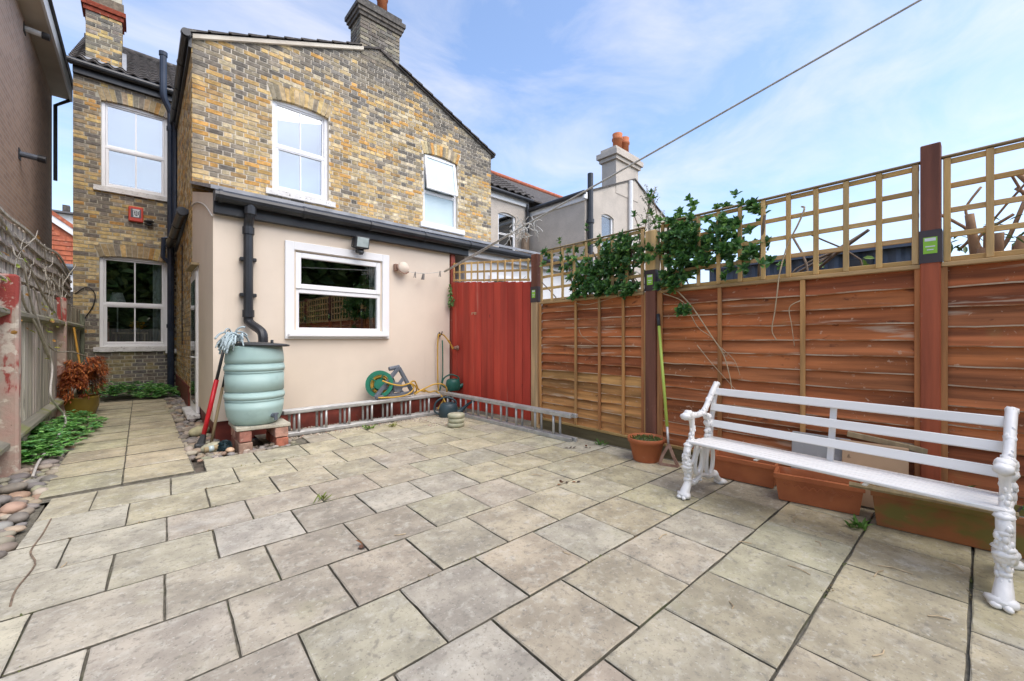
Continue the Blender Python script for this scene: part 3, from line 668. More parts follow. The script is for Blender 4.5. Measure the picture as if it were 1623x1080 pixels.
def sheet(win, name, mat, x0, x1, y, z0, z1, folds=0):
    b = MB(); n = max(1, folds * 4); pts = [(x0 + (x1 - x0) * i / n, y + (.03 * math.sin(i * 1.57) if folds else 0)) for i in range(n + 1)]
    for (a, c) in zip(pts, pts[1:]): b.add([(a[0], a[1], z0), (c[0], c[1], z0), (c[0], c[1], z1), (a[0], a[1], z1), (a[0], a[1] + .012, z0), (c[0], c[1] + .012, z0), (c[0], c[1] + .012, z1), (a[0], a[1] + .012, z1)], [(0, 1, 2, 3), (4, 7, 6, 5), (0, 4, 5, 1), (3, 2, 6, 7)])
    return b.build(name, mt[mat], win, folds > 0)
w1 = sash_window(op1, GY, 5.50, mt['glass_sky'], sillw=.13); sheet(w1, 'blind', 'blind', 2.1, 3.15, GY + .5, 4.5, 6.5)  # pale sheet added behind the pane, standing in for reflected sky
w3 = sash_window(op3, MY, 6.16, mt['glass_sky'], sillw=.13); sheet(w3, 'blind', 'blind', -.7, .52, MY + .3, 5.35, 7.4)
w4 = sash_window(op4, MY, 2.22, mt['glass'], sillw=.10); sheet(w4, 'curtain', 'curtain', .24, .5, MY + .35, 1.0, 3.5, 3)
b = MB(); b.box(-.55, .15, MY + .7, MY + 1.3, 1.50, 1.54); b.box(-.5, -.46, MY + .75, MY + .79, .4, 1.5); b.box(.06, .10, MY + .75, MY + .79, .4, 1.5); b.build('table', mt['wood'], w4)
b = MB()
for i in range(40): b.leaf((rnd(-.2, .08), MY + rnd(.8, 1.1), rnd(1.62, 1.8)), (rnd(-1, 1), rnd(-1, 1), rnd(0, 1)), (0, 0, 1), .1, .08, 0, vary((.75, .38, .03)))
b.lathe([(.06, 1.545), (.08, 1.6), (.05, 1.66)], 10, -.06, MY + .95, 0, (.3, .3, .28)); b.build('flowers', mt['leaf'], w4)
b = MB(); b.lathe([(.17, 2.3), (.10, 2.58)], 14, -.45, MY + .7); b.tube([(-.45, MY + .7, 1.54), (-.45, MY + .7, 2.35)], .015, 6); b.build('lamp', mt['curtain'], w4)
# right-hand gable window: tilted top vent over an obscure lower light
x0, x1, z0, zs, rise = op2; z1 = zs + rise; f = GY + .07; zt = 5.42
b = MB(); frame(b, x0, x1, z0, z1, .08, f, f + .1); b.box(x0 + .075, x1 - .075, f + .004, f + .1, zt - .04, zt + .04, 0, None, .006); w2 = hp(b, 'window', mt['pvc'])
b = MB(); b.box(x0 + .07, x1 - .07, f + .05, f + .06, z0 + .07, zt - .03); b.build('pane', mt['frost'], w2)
vent = MB(); hgt = z1 - zt - .09; frame(vent, x0 + .06, x1 - .06, -hgt, 0, .075, -.03, .03); ang = R(-9)
vo = vent.build('vent', mt['pvc'], w2, loc=(0, f + .0, z1 - .06), rot=(ang, 0, 0))
pv = MB(); pv.box(x0 + .12, x1 - .12, -.005, .005, -hgt + .06, -.06); pv.build('pane', mt['frost'], w2, loc=(0, f, z1 - .06), rot=(ang, 0, 0))
b = MB(); b.box(x0 - .13, x1 + .2, GY - .1, GY + .08, z0 - .13, z0 + .003, 0, None, .01); b.build('sill', mt['whitepaint'], w2)
b = MB(); b.box(x0 + .02, x1 - .02, GY + .3, GY + .32, z0 - .1, z1 + .05); b.build('blind', mt['blind'], w2)

# kitchen extension ------------------------------------------------------------------------------------
KY, KX1 = 6.75, 4.52; kh = (1.74, 3.08, 1.46, 2.70)
b = MB(); wall_poly(b, KY, (GX0, KX1, .24, 3.32), [kh]); reveal(b, KY, .14, kh)
b.add([(GX0, KY, .24), (GX0, GY + .4, .24), (GX0, GY + .4, 4.26), (GX0, KY, 3.34)], [(0, 1, 2, 3)]); b.add([(KX1, KY, -.05), (KX1, GY, -.05), (KX1, GY, 4.26), (KX1, KY, 3.34)], [(0, 1, 2, 3)])
b.add([(GX0, KY, .24), (KX1, KY, .24), (KX1, KY + .06, .24), (GX0 + .05, KY + .06, .24), (GX0 + .05, GY, .24), (GX0, GY, .24)], [(0, 1, 2, 3, 4, 5)])
hp(b, 'kitchen_wall', mt['render'])
b = MB(); b.add([(GX0 + .03, KY + .03, -.06), (KX1, KY + .03, -.06), (KX1, KY + .03, .27), (GX0 + .03, KY + .03, .27)], [(0, 1, 2, 3)]); b.add([(GX0 + .03, KY + .03, -.06), (GX0 + .03, GY + .4, -.06), (GX0 + .03, GY + .4, .27), (GX0 + .03, KY + .03, .27)], [(0, 1, 2, 3)]); hp(b, 'plinth', mt['redpaint'])
b = MB(); b.prism([(KY - .14, 3.36), (GY, 4.30), (GY, 4.35), (KY - .14, 3.41)], 0, GX0 - .04, 9.3); hp(b, 'kitchen_roof', mt['lead'])
b = MB(); b.box(GX0 - .005, 4.92, KY - .10, KY - .02, 3.05, 3.36, 0, None, .008); hp(b, 'fascia', mt['blackp'])
gutter('gutter', (GX0 - .0, KY - .17, 3.27), (4.95, KY - .17, 3.25), .08)
b = MB(); b.tube(crom([(GX0 - .012, KY - .02, 3.02), (GX0 - .014, KY + .8, 3.36), (GX0 - .014, KY + 1.9, 3.68), (GX0 - .014, GY - .1, 3.86)], 5), .012, 6); hp(b, 'wall_cable', mt['cable'], True)
pipe('downpipe', [(1.12, KY - .17, 3.22), (1.12, KY - .16, 3.08), (1.11, KY - .09, 2.95), (1.11, KY - .085, 2.6), (1.11, KY - .085, 1.72), (1.12, KY - .1, 1.60), (1.22, KY - .28, 1.48), (1.24, KY - .33, 1.40), (1.24, KY - .34, 1.29)], .06, 'blackp', [(1.12, KY - .17, 3.14), (1.11, KY - .085, 2.88), (1.11, KY - .085, 1.72)])
b = MB()
for z in (2.48, 1.98): b.box(1.01, 1.21, KY - .1, KY - .003, z - .025, z + .025, 0, None, .008)
hp(b, 'pipe_clip', mt['blackp'])
b = MB(); frame(b, 1.585, 3.235, 1.365, 2.84, .125, KY - .035, KY + .02); kw = hp(b, 'window', mt['pvc'])
b = MB(); frame(b, 1.715, 3.10, 1.47, 2.695, .07, KY + .01, KY + .1); b.box(1.78, 3.04, KY + .005, KY + .1, 2.07, 2.13, 0, None, .006); b.build('frame', mt['pvc'], kw)
b = MB(); frame(b, 1.735, 3.08, 2.135, 2.685, .075, KY - .012, KY + .06); b.build('vent', mt['pvc'], kw)
b = MB(); b.box(1.80, 3.02, KY + .03, KY + .038, 2.2, 2.63); b.build('pane', mt['glass'], kw)
b = MB(); b.box(1.77, 3.05, KY + .05, KY + .058, 1.52, 2.08); b.build('pane', mt['glass'], kw)
b = MB(); b.box(1.62, 3.20, KY - .10, KY + .02, 1.40, 1.455, 0, None, .01); b.build('sill', mt['pvc'], kw)
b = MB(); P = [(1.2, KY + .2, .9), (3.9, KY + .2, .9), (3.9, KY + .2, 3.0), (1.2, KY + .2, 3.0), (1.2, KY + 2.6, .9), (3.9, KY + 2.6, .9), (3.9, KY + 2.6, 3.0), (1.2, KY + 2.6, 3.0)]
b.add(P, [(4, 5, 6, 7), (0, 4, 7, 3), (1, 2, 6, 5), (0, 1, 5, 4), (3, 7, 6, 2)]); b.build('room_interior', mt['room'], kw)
sheet(kw, 'curtain', 'curtain', 2.98, 3.12, KY + .22, 1.3, 2.9, 2); sheet(kw, 'curtain', 'curtain', 1.5, 1.76, KY + .22, 1.3, 2.9, 2)
b = MB(); b.box(1.4, 3.5, KY + .25, KY + .6, 1.38, 1.42); b.build('worktop', mt['wood'], kw)
b = MB(); b.lathe([(.08, 1.42), (.1, 1.56)], 10, 1.93, KY + .4, 0, (.4, .05, .03))
for i in range(110):
    a = rnd(0, 6.28); q = rnd(0, .2); b.leaf((1.95 + q * math.cos(a), KY + .42 + .6 * q * math.sin(a), 1.56 + rnd(0, .36)), (math.cos(a), math.sin(a) - .4, rnd(-.3, .8)), (0, -.5, 1), .1, .055, 0, vary((.10, .19, .02), .3))
b.build('houseplant', mt['leaf'], kw)
b = MB(); b.box(GX0 - .035, GX0 + .02, 8.62, 9.62, .10, 2.52, 0, None, .01); b.box(GX0 - .012, GX0 + .01, 8.6, 9.66, 2.5, 2.62); dr = hp(b, 'side_door', mt['pvc'])
b = MB(); b.box(GX0 - .042, GX0 - .036, 8.76, 9.48, .25, 2.38); b.build('pane', mt['glass'], dr)
b = MB(); b.tube([(GX0 - .04, 8.70, 1.05), (GX0 - .09, 8.70, 1.06), (GX0 - .09, 8.85, 1.06)], .012, 6); b.build('handle', mt['alu'], dr)
b = MB(); b.bar((GX0 - .05, 8.5, 2.62), (GX0 - .05, 9.66, 2.64), .12, .04); b.build('canopy', mt['wood'], dr)
b = MB(); b.box(GX0 - .16, GX0 + .02, 8.5, 9.7, .03, .10, 0, None, .012); b.build('doorstep', mt['sill'], dr)
# ------------------------------------------------------------------ the neighbouring extension, right of the gate
nx = thing('neighbour_extension', 'low white-rendered extension with black gutter, behind the gate trellis', 'extension', (4.95, 6.80, 0))
def wp(b, name, mats, par, o, smooth=False): return b.build(name, mats, par, smooth, loc=(-o[0], -o[1], -o[2]))
NO = (4.95, 6.80, 0)
b = MB(); b.box(4.95, 9.2, 6.84, 9.68, -.05, 3.3); wp(b, 'wall', mt['whitepaint'], nx, NO)
b = MB(); b.box(4.96, 9.25, 6.72, 6.83, 3.08, 3.33); wp(b, 'fascia', mt['whitepaint'], nx, NO)
b = MB(); b.tube([(4.97, 6.64, 3.27), (9.25, 6.64, 3.25)], .08, 12); wp(b, 'gutter', mt['blackp'], nx, NO)
b = MB(); b.box(5.6, 6.7, 6.78, 6.85, 1.2, 2.75); nw = wp(b, 'window', mt['pvc'], nx, NO)
b = MB(); b.box(5.7, 6.12, 6.765, 6.775, 1.3, 2.65); b.box(6.2, 6.6, 6.765, 6.775, 1.3, 2.65); b.build('pane', mt['room'], nw)

# ------------------------------------------------------------------ next pair of houses, pebbledashed
PO = (16.45, 9.71, 0)
pd = thing('pebbledash_house', 'grey pebbledash house with gable, chimney and clay pots beyond the fence', 'house', PO)
def pp(b, name, mats, smooth=False): return wp(b, name, mats, pd, PO, smooth)
X0, X1, XC, RZ, PM = 12.8, 20.1, 16.45, 8.55, 12.8
b = MB(); h1 = (13.92, 14.8, 4.6, 6.55); h2 = (10.98, 12.0, 4.9, 6.72)
wall_poly(b, GY, (X0, X1, -.05, GE), [h1]); b.add([(X0, GY, GE), (X1, GY, GE), (XC, GY, RZ)], [(0, 1, 2)]); reveal(b, GY, .16, h1)
b.add([(X0, GY, 0), (X0, PM + .3, 0), (X0, PM + .3, GE), (X0, GY, GE)], [(0, 1, 2, 3)]); b.add([(X1, GY, 0), (X1, PM + 4, 0), (X1, PM + 4, GE), (X1, GY, GE)], [(0, 1, 2, 3)])
wall_poly(b, PM, (8.1, X0, -.05, 7.45), [h2]); reveal(b, PM, .16, h2); pp(b, 'wall', mt['pebbledash'])
for (h, y) in ((h1, GY), (h2, PM)):
    b = MB(); frame(b, h[0], h[1], h[2], h[3], .09, y + .06, y + .14); b.box(h[0], h[1], y + .065, y + .14, (h[2] + h[3]) / 2 - .04, (h[2] + h[3]) / 2 + .04); pw = pp(b, 'window', mt['pvc'])
    b = MB(); b.box(h[0] + .05, h[1] - .05, y + .1, y + .11, h[2] + .05, h[3] - .05); b.build('pane', mt['glass'], pw)
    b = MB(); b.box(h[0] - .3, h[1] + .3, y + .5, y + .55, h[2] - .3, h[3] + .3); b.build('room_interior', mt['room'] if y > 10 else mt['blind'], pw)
    b = MB(); b.box(h[0] - .1, h[1] + .1, y - .07, y + .05, h[2] - .1, h[2]); b.build('sill', mt['sill'], pw)
    b = MB(); hw = (h[1] - h[0]) / 2; xc = (h[0] + h[1]) / 2; n = 10
    for i in range(n):
        a, c = -1 + 2 * i / n, -1 + 2 * (i + 1) / n
        za, zc_ = h[3] - .11 * a * a, h[3] - .11 * c * c
        b.add([(xc + hw * a, y - .004, za), (xc + hw * c, y - .004, zc_), (xc + hw * c, y - .004, h[3] + .02), (xc + hw * a, y - .004, h[3] + .02), (xc + hw * a, y + .12, za), (xc + hw * c, y + .12, zc_)], [(0, 1, 2, 3), (0, 4, 5, 1)])
    b.build('arch_head', mt['pebbledash'], pw)
b = MB(); s = (RZ - GE) / (XC - X0)
for xe in (X0 - .12, X1 + .12):
    b.prism([(xe, GE - .05), (XC, GE - .05 + s * abs(XC - xe)), (XC, GE + .02 + s * abs(XC - xe)), (xe, GE + .02)], 1, GY - .06, PM + 2)
pp(b, 'wing_roof', mt['tile'])
b = MB(); b.prism([(PM - .2, 7.5), (PM + 3.4, 9.9), (PM + 3.4, 9.96), (PM - .2, 7.56)], 0, 8.1, 30); b.add([(8.1, PM + 3.4, 9.96), (30, PM + 3.4, 9.96), (30, PM + 7, 7.5), (8.1, PM + 7, 7.5)], [(0, 1, 2, 3)]); prf = pp(b, 'main_roof', mt['tile'])
for r_ in range(14):
    for c_ in range(12):
        inst(tile_me, prf, (8.3 + c_ * .4, PM - .2 + r_ * .3 * .832, 7.58 + r_ * .3 * .555), (math.atan2(2.4, 3.6), 0, 0), 'roof_tile').scale = (1.7, 1, 1.3)
b = MB(); b.tube([(8.1, PM + 3.4, 10.0), (30, PM + 3.4, 10.0)], .13, 8); pp(b, 'ridge', mt['redtile'], True)
b = MB(); b.tube([(X0 - .14, GY - .1, GE - .03), (X0 - .14, PM, GE - .03)], .09, 10); b.tube([(8.1, PM - .24, 7.45), (X0, PM - .24, 7.45)], .08, 10); pp(b, 'gutter', mt['blackp'])
b = MB(); b.box(X0 - .06, X0 - .004, GY - .03, PM, GE - .30, GE - .08); b.box(8.1, X0 - .1, PM - .1, PM - .01, 7.18, 7.42); b.box(X0 - .15, X0 + .05, GY - .1, GY - .02, GE - .25, GE + .0); pp(b, 'fascia', mt['whitepaint'])
b = MB(); b.tube([(13.0, GY - .12, 1.0), (13.0, GY - .12, 7.85)], .11, 10); b.tube([(13.0, GY - .12, 5.9), (13.0, GY - .12, 6.05)], .15, 10); b.tube([(X0 - .2, PM - .12, 1), (X0 - .2, PM - .12, 7.3)], .07, 8); pp(b, 'soil_pipe', mt['blackp'])
b = MB(); b.tube([(15.98, GY - .1, 3.5), (15.98, GY - .1, 8.35)], .10, 10); pp(b, 'flue_pipe', mt['whitepaint'])
b = MB(); b.box(14.95, 16.75, GY - .02, GY + .7, 7.6, 9.05); b.box(14.85, 16.85, GY - .1, GY + .78, 9.05, 9.2); b.box(14.75, 16.95, GY - .18, GY + .86, 9.21, 9.42); b.box(14.9, 16.8, GY - .05, GY + .73, 9.43, 9.62); pc = pp(b, 'chimney', mt['pebbledash'])
for x in (15.55, 16.1):
    b = MB(); b.lathe([(.20, 9.6), (.2, 10.1), (.24, 10.14), (.24, 10.22), (.2, 10.24), (.22, 10.42), (.16, 10.42), (.15, 10.0)], 14, x, GY + .3); b.build('chimney_pot', mt['pot_clay'], pc, True)
b = MB(); b.tube(crom([(12.2, PM - .35, 0), (12.24, PM - .34, 2.5), (12.2, PM - .36, 4.5), (12.26, PM - .33, 5.9)], 5), [.2] * 8 + [.17] * 8, 9); 
tag(b.build('old_post', mt['bark'], None, True), 'weathered brown timber post beside the pebbledash house window', 'post')

# ------------------------------------------------------------------ brown brick house on the left and houses far behind
LO = (-1.9, 14, 0)
lh = thing('brown_brick_house', 'tall brown brick flank of the neighbouring house with pale soffit', 'house', LO)
b = MB(); b.box(-9, -1.9, 4.5, 17.7, -.05, 8.46); wp(b, 'wall', mt['brownbrick'], lh, LO)
b = MB(); b.box(-2.2, -1.55, 4.4, 17.78, 8.47, 8.52); wp(b, 'soffit', mt['soffit'], lh, LO)
b = MB(); b.box(-1.545, -1.50, 4.38, 17.8, 8.44, 8.80); wp(b, 'fascia', mt['whitepaint'], lh, LO)
b = MB(); b.prism([(-1.48, 8.82), (-5.5, 11.6), (-9.5, 8.8)], 1, 4.35, 17.82); wp(b, 'roof', mt['tile'], lh, LO)
b = MB(); b.tube([(-1.47, 4.4, 8.84), (-1.47, 17.8, 8.84)], .03, 8); b.tube([(-1.55, 17.7, 8.44), (-1.84, 17.76, 8.2), (-1.84, 17.76, 6.0)], .045, 8); wp(b, 'gutter', mt['blackp'], lh, LO)
for (y, z, m_) in ((13.9, 8.25, 'whitepaint'), (13.4, 5.3, 'greyplastic')):
    b = MB(); b.tube([(-1.92, y, z), (-1.62, y, z - .02)], .06, 10); b.tube([(-1.64, y, z - .02), (-1.52, y, z - .03)], .075, 10, 1); b.box(-1.91, -1.885, y - .1, y + .1, z - .12, z + .1, 1); wp(b, 'overflow_pipe', [mt[m_], mt['blackp']], lh, LO)
FO = (-3, 32, 0)
fh = thing('red_tiled_house', 'distant white house with red tile-hung gable, between the two brick walls', 'house', FO)
b = MB(); b.box(-7, 3, 32.1, 40, 0, 5.2); wp(b, 'wall', mt['whitepaint'], fh, FO)
b = MB(); b.add([(-8, 32, 5.3), (-.4, 32, 5.3), (-4.2, 32, 8.3)], [(0, 1, 2)]); gb = wp(b, 'gable', mt['redtile'], fh, FO)
for r_ in range(9):
    for c_ in range(9):
        x = -4.2 + c_ * .42 + (r_ % 2) * .21; z = 5.32 + r_ * .25
        if z < 8.3 - (x + 4.2) * .79 - .5:
            t = MB(); t.add([(-.2, -.05, 0), (.2, -.05, 0), (.2, -.01, .26), (-.2, -.01, .26), (-.2, 0, 0), (.2, 0, 0)], [(0, 1, 2, 3), (4, 5, 1, 0)]) if (r_, c_) == (0, 0) else None
            if (r_, c_) == (0, 0): hung = t.mesh('hung_tile', mt['redtile'])
            inst(hung, gb, (x, 32, z), None, 'hung_tile')
b = MB(); b.bar((-.3, 31.9, 5.25), (-4.3, 31.9, 8.4), .12, .35); wp(b, 'bargeboard', mt['whitepaint'], fh, FO)
b = MB(); b.bar((-.2, 32.5, 5.4), (-4.3, 32.5, 8.66), 1.4, .18); wp(b, 'roof', mt['redtile'], fh, FO)
b = MB(); b.tube([(-8, 31.85, 5.2), (3, 31.85, 5.2)], .16, 10); wp(b, 'gutter', mt['greyplastic'], fh, FO)
b = MB(); b.box(-2.9, -2.4, 32.02, 32.12, 2.9, 3.9); wp(b, 'window', mt['room'], fh, FO)
F2 = (-4, 46, 0)
f2 = thing('distant_house', 'distant white house with long dark roof above the red gable', 'house', F2)
b = MB(); b.box(-12, 4, 46, 54, 0, 11.0); wp(b, 'wall', mt['whitepaint'], f2, F2)
b = MB(); b.prism([(45.4, 10.9), (50, 12.0), (54.4, 10.9)], 0, -12.5, 4.5); wp(b, 'roof', mt['tile'], f2, F2)
b = MB(); b.tube([(-12, 45.3, 9.0), (4, 45.3, 9.0)], .14, 8); wp(b, 'gutter', mt['greyplastic'], f2, F2)
b = MB(); b.box(-4.7, -4.3, 49, 49.6, 11.5, 12.3); wp(b, 'chimney', mt['tile'], f2, F2)

# ------------------------------------------------------------------ right-hand lap-panel fence
FR = -2.26
fence = thing('lap_panel_fence', 'orange-brown lap panel fence with golden trellis along the right of the patio', 'fence', (4.56, 2.24, 0), FR)
PT = 1.95
def lap_board(y0, y1, z0, z1, c, flat=False):
    n = max(5, int((y1 - y0) / .16)); b = MB(); se = rnd(0, 99); ov = .03
    low = [z0 - ov * .5 + .010 * noise.noise(V3((y * 2.2, se, 0))) * (0 if flat else 1) + .006 * noise.noise(V3((y * 7, se, 4))) for y in [y0 + (y1 - y0) * i / n for i in range(n + 1)]]
    vs = []
    for i in range(n + 1):
        y = y0 + (y1 - y0) * i / n; xb = .022 + .006 * noise.noise(V3((y * 1.7, se, 8)))
        vs += [(.052, y, z1), (xb, y, low[i] + .009 + .004 * noise.noise(V3((y * 5, se, 12)))), (xb + .003, y, low[i] - .001), (.056, y, low[i] - .001)]
    fs = []; ms = []
    for i in range(n):
        o = i * 4; p = o + 4
        fs += [(o, o + 1, p + 1, p)]; ms.append(0); fs += [(o + 1, o + 2, p + 2, p + 1), (o + 2, o + 3, p + 3, p + 2)]; ms += [1, 1]; fs += [(o + 3, o, p, p + 3)]; ms.append(0)
    b.add(vs, fs); b.m = ms
    o = b.build('board', [mt['lap'], mt['lapedge']], fence); o.color = (*c, 1); return o
def vboard(par, name, mat, x0, x1, y0, y1, z0, z1, c, ch=.004):
    b = MB(); b.box(x0, x1, y0, y1, z0, z1, 0, None, ch); o = b.build(name, mat, par); o.color = (*c, 1); return o
ORB = [(.42, .135, .045), (.38, .115, .038), (.46, .155, .055), (.34, .10, .035), (.40, .14, .052)]
YEB = [(.46, .22, .075), (.50, .26, .09), (.42, .19, .065)]
GOLD = [(.60, .385, .15), (.56, .35, .13), (.64, .42, .18), (.58, .38, .17)]
bays = [(.33, 2.17, (.63, 1.01, 1.43), 14, 1), (-2.08, .12, (-.57, -1.31), 13, 0), (-4.35, -2.19, (-3.2,), 12, 0), (-6.6, -4.46, (-5.5,), 12, 0)]
for (a, c, bat, n, yel) in bays:
    z0b = .13; hh = (PT - .03 - z0b) / n
    for i in range(n):
        z = z0b + i * hh; low = yel and z < .8
        cc = vary(random.choice(YEB if low and random.random() < .85 else ORB), .1)
        lap_board(a + .01, c - .01, z, z + hh, cc)
    for y in (a + .015, *bat, c - .015):
        cb = random.choice([(.46, .23, .08), (.40, .18, .065), (.50, .27, .10)]) if y not in (a + .015,) else (.44, .17, .06)
        vboard(fence, 'batten', mt['batten'], -.004, .021, y - .02, y + .02, z0b, PT - .035, cb)
    vboard(fence, 'capping_rail', mt['trelh'], -.012, .06, a, c, PT - .035, PT - .002, (.46, .30, .14))
    vboard(fence, 'bottom_rail', mt['trelh'], -.002, .05, a, c, z0b - .035, z0b - .001, (.42, .27, .10))
    vboard(fence, 'gravel_board', mt['trelh'], .005, .045, a, c, -.05, z0b - .037, (.16, .125, .06))
    # trellis bay: front uprights, rails behind
    zt0, zt1, tilt = PT, 2.74, (.02 if a > 0 else .05)
    nv = round((c - a) / .222); rails = 5
    for k in range(rails):
        z = zt0 + .022 + (zt1 - zt0 - .05) * k / (rails - 1)
        vboard(fence, 'trellis_rail', mt['trelh'], .032, .052, a + .01, c - .01, z - .02, z + .02, vary(random.choice(GOLD), .06))
    for k in range(nv + 1):
        y = a + .03 + (c - a - .06) * k / nv
        vboard(fence, 'trellis_slat', mt['trel'], .008, .030, y - .02, y + .02, zt0 + .003, zt1 - .005 + rnd(-.004, .004), vary(random.choice(GOLD), .07))
    vboard(fence, 'trellis_cap', mt['trelh'], 0, .06, a, c, zt1 + .003, zt1 + .016, (.40, .31, .19))
pinfo = [(2.17, 2.37, (.62, .42, .22), (.20, .07, .04), 2.72), (.12, .33, (.19, .075, .048), (.60, .40, .18), 2.68), (-2.19, -2.08, (.36, .085, .035), (.19, .065, .038), 2.86), (-4.46, -4.35, (.25, .06, .03), (.2, .05, .03), 2.8)]
for (a, c, c1, c2, zt) in pinfo:
    w_ = min(c - a, .135); a2 = (a + c) / 2 - w_ / 2; c2_ = a2 + w_
    b = MB(); b.box(-.03, .085, a2, c2_, -.06, 2.03, 0, None, .006); ps = b.build('post', mt['post'], fence); ps.color = (*c1, 1)
    b = MB(); b.box(-.03, .085, a2, c2_, 2.03, zt, 0, None, .006); o = b.build('post_extension', mt['post'], ps); o.color = (*c2, 1)
    b = MB(); b.box(-.036, .09, a2 - .006, c2_ + .006, 1.95, 2.2); b.build('post_sleeve', mt['sleeve'], ps)
    ym = (a2 + c2_) / 2
    b = MB(); b.box(-.0385, -.0365, ym - .038, ym + .038, 2.02, 2.145); lb = b.build('label', mt['label_g'], ps)
    b = MB(); b.box(-.0398, -.0388, ym - .03, ym + .03, 2.115, 2.138); b.build('label_print', mt['alarm_white'], ps)
    for (hw, z) in ((.026, 2.07), (.018, 2.045)):
        b = MB(); b.box(-.0398, -.0388, ym - hw, ym + hw, z, z + .008); b.build('label_print', mt['alarm_white'], ps)
    if w_ < c - a - .02: vboard(fence, 'packing_strip', mt['batten'], .0, .05, c2_ + .004, c, .02, PT - .01, (.45, .24, .09)); vboard(fence, 'packing_strip', mt['batten'], .0, .05, a, a2 - .004, .02, PT - .01, (.42, .2, .08))

# ------------------------------------------------------------------ red gate
ga = math.degrees(math.atan2(.08, 2.1))
gate = thing('board_gate', 'tall red-painted vertical board gate with trellis top, between kitchen wall and fence', 'gate', (4.64, 4.63, 0), ga)
nb = 12; L = 2.07
for i in range(nb):
    a, c = -.015 + (L + .035) * i / nb, -.015 + (L + .035) * (i + 1) / nb; zt = 2.29 + .20 * (i + .5) / nb
    x = .0 if i % 2 else .006
    o = vboard(gate, 'board', mt['gatered'], x, x + .03, a + .002, c - .002, .04, zt + rnd(-.006, .006), vary(random.choice([(.47, .05, .028), (.42, .043, .025), (.50, .058, .032)]), .07))
for z in (.35, 1.2, 2.0): vboard(gate, 'ledge', mt['gatered'], .034, .07, .04, L, z, z + .12, (.3, .03, .02))
for k in range(12):
    y = .04 + (L - .06) * k / 11; zb = 2.30 + .2 * y / L
    vboard(gate, 'trellis_slat', mt['trel'], .006, .024, y - .018, y + .018, zb, zb + .375, vary(random.choice(GOLD), .07))
for dz in (.03, .19, .355):
    b = MB(); b.bar((.034, .02, 2.30 + dz), (.034, L, 2.50 + dz), .018, .036); o = b.build('trellis_rail', mt['trelh'], gate); o.color = (*vary(random.choice(GOLD), .06), 1)
b = MB(); b.lathe([(.045, 0), (.05, .012), (.03, .03), (.022, .05), (.035, .06), (.035, .075), (.0, .085)], 14, T=Matrix.Translation((-.004, 1.9, 1.19)) @ Matrix.Rotation(R(-90), 4, 'Y')); b.build('latch_knob', mt['rust'], gate, True)
b = MB()
for (dy, dz, w_, h_) in ((.06, 0, .012, .07), (.03, .02, .05, .02), (-.02, 0, .014, .07), (-.045, -.02, .04, .02), (-.045, .02, .04, .02)):
    b.box(-.012, -.002, 1.40 + dy * 1.0 - w_ / 2, 1.40 + dy + w_ / 2, 1.84 + dz * .6 - h_ / 3, 1.84 + dz * .6 + h_ / 3)
b.build('number_plate', mt['card'], gate)
o = vboard(gate, 'corner_post', mt['post'], -.02, .08, L + .025, L + .11, -.05, 3.05, (.24, .05, .03))

# ------------------------------------------------------------------ weathered fence on the left
lf = thing('weathered_fence', 'grey weathered board fence with sagging trellis along the left of the path', 'fence', (-1.08, 10, 0), 0)
LW = [(.46, .43, .385), (.52, .48, .43), (.40, .37, .33), (.48, .44, .38)]
y = -5.0; 
while y < 3.9:
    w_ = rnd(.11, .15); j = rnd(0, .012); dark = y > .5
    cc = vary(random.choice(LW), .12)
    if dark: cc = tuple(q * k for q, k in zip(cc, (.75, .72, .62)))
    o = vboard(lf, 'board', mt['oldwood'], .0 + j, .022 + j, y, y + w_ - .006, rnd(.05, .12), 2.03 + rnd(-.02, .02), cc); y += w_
for (a, c) in ((-5, -3.62), (-3.48, .38), (.52, 3.8)):
    for z in (.30, 1.64):
        b = MB(); b.prism([(.036, z - .07), (.036, z + .07), (.12, z + .02), (.12, z - .02)], 1, a, c); b.build('arris_rail', mt['oldrail'], lf)
for (yp, x0, x1, zt) in ((-3.55, .02, .17, 2.02), (.45, .0, .13, 2.08)):
    b = MB(); b.box(x0, x1, yp - .075, yp + .075, -.06, zt, 0, None, .02); b.build('concrete_post', mt['conc_red'], lf)
vboard(lf, 'end_post', mt['oldwood'], .0, .1, 3.85, 3.96, -.05, 1.95, (.20, .21, .15))
y = -5.0; k = 0
def sag(y): return .05 * math.sin((y + 1) * 1.1) + .03 * math.sin(y * 2.3) - .01 * y * 0
while y < 2.6:
    w_ = rnd(.085, .12)
    o = vboard(lf, 'trellis_slat', mt['oldwood'], -.03, -.012, y, y + w_, 2.05 + rnd(-.02, .02), 2.75 + sag(y) + rnd(-.015, .015), vary(random.choice(LW), .15)); y += w_ + rnd(.008, .035)
for z in (2.10, 2.27, 2.44, 2.60, 2.77):
    b = MB(); pts = [(.006, yy, z + sag(yy) * (z - 1.6) / 1.1) for yy in [-5 + .3 * i for i in range(26)]]
    for p, q in zip(pts, pts[1:]): b.bar(p, q, .03, .045 if z < 2.7 else .03)
    o = b.build('trellis_rail', mt['oldwood'], lf); o.color = (*vary(random.choice(LW), .1), 1)
b = MB()
for i in range(34):
    y0 = rnd(-4.5, 1.0); p = V3((.05, y0, rnd(2.0, 2.75))); d = V3((rnd(-.02, .04), rnd(-.3, .3), rnd(-.25, .2))); pts = [p.copy()]
    for k in range(6): d += V3((rnd(-.02, .02), rnd(-.12, .12), rnd(-.12, .1))); p = p + d * .5; p.x = max(.02, min(.14, p.x)); p.z = min(p.z, 2.86); pts.append(p.copy())
    b.tube(crom(pts, 3), rnd(.003, .009), 5)
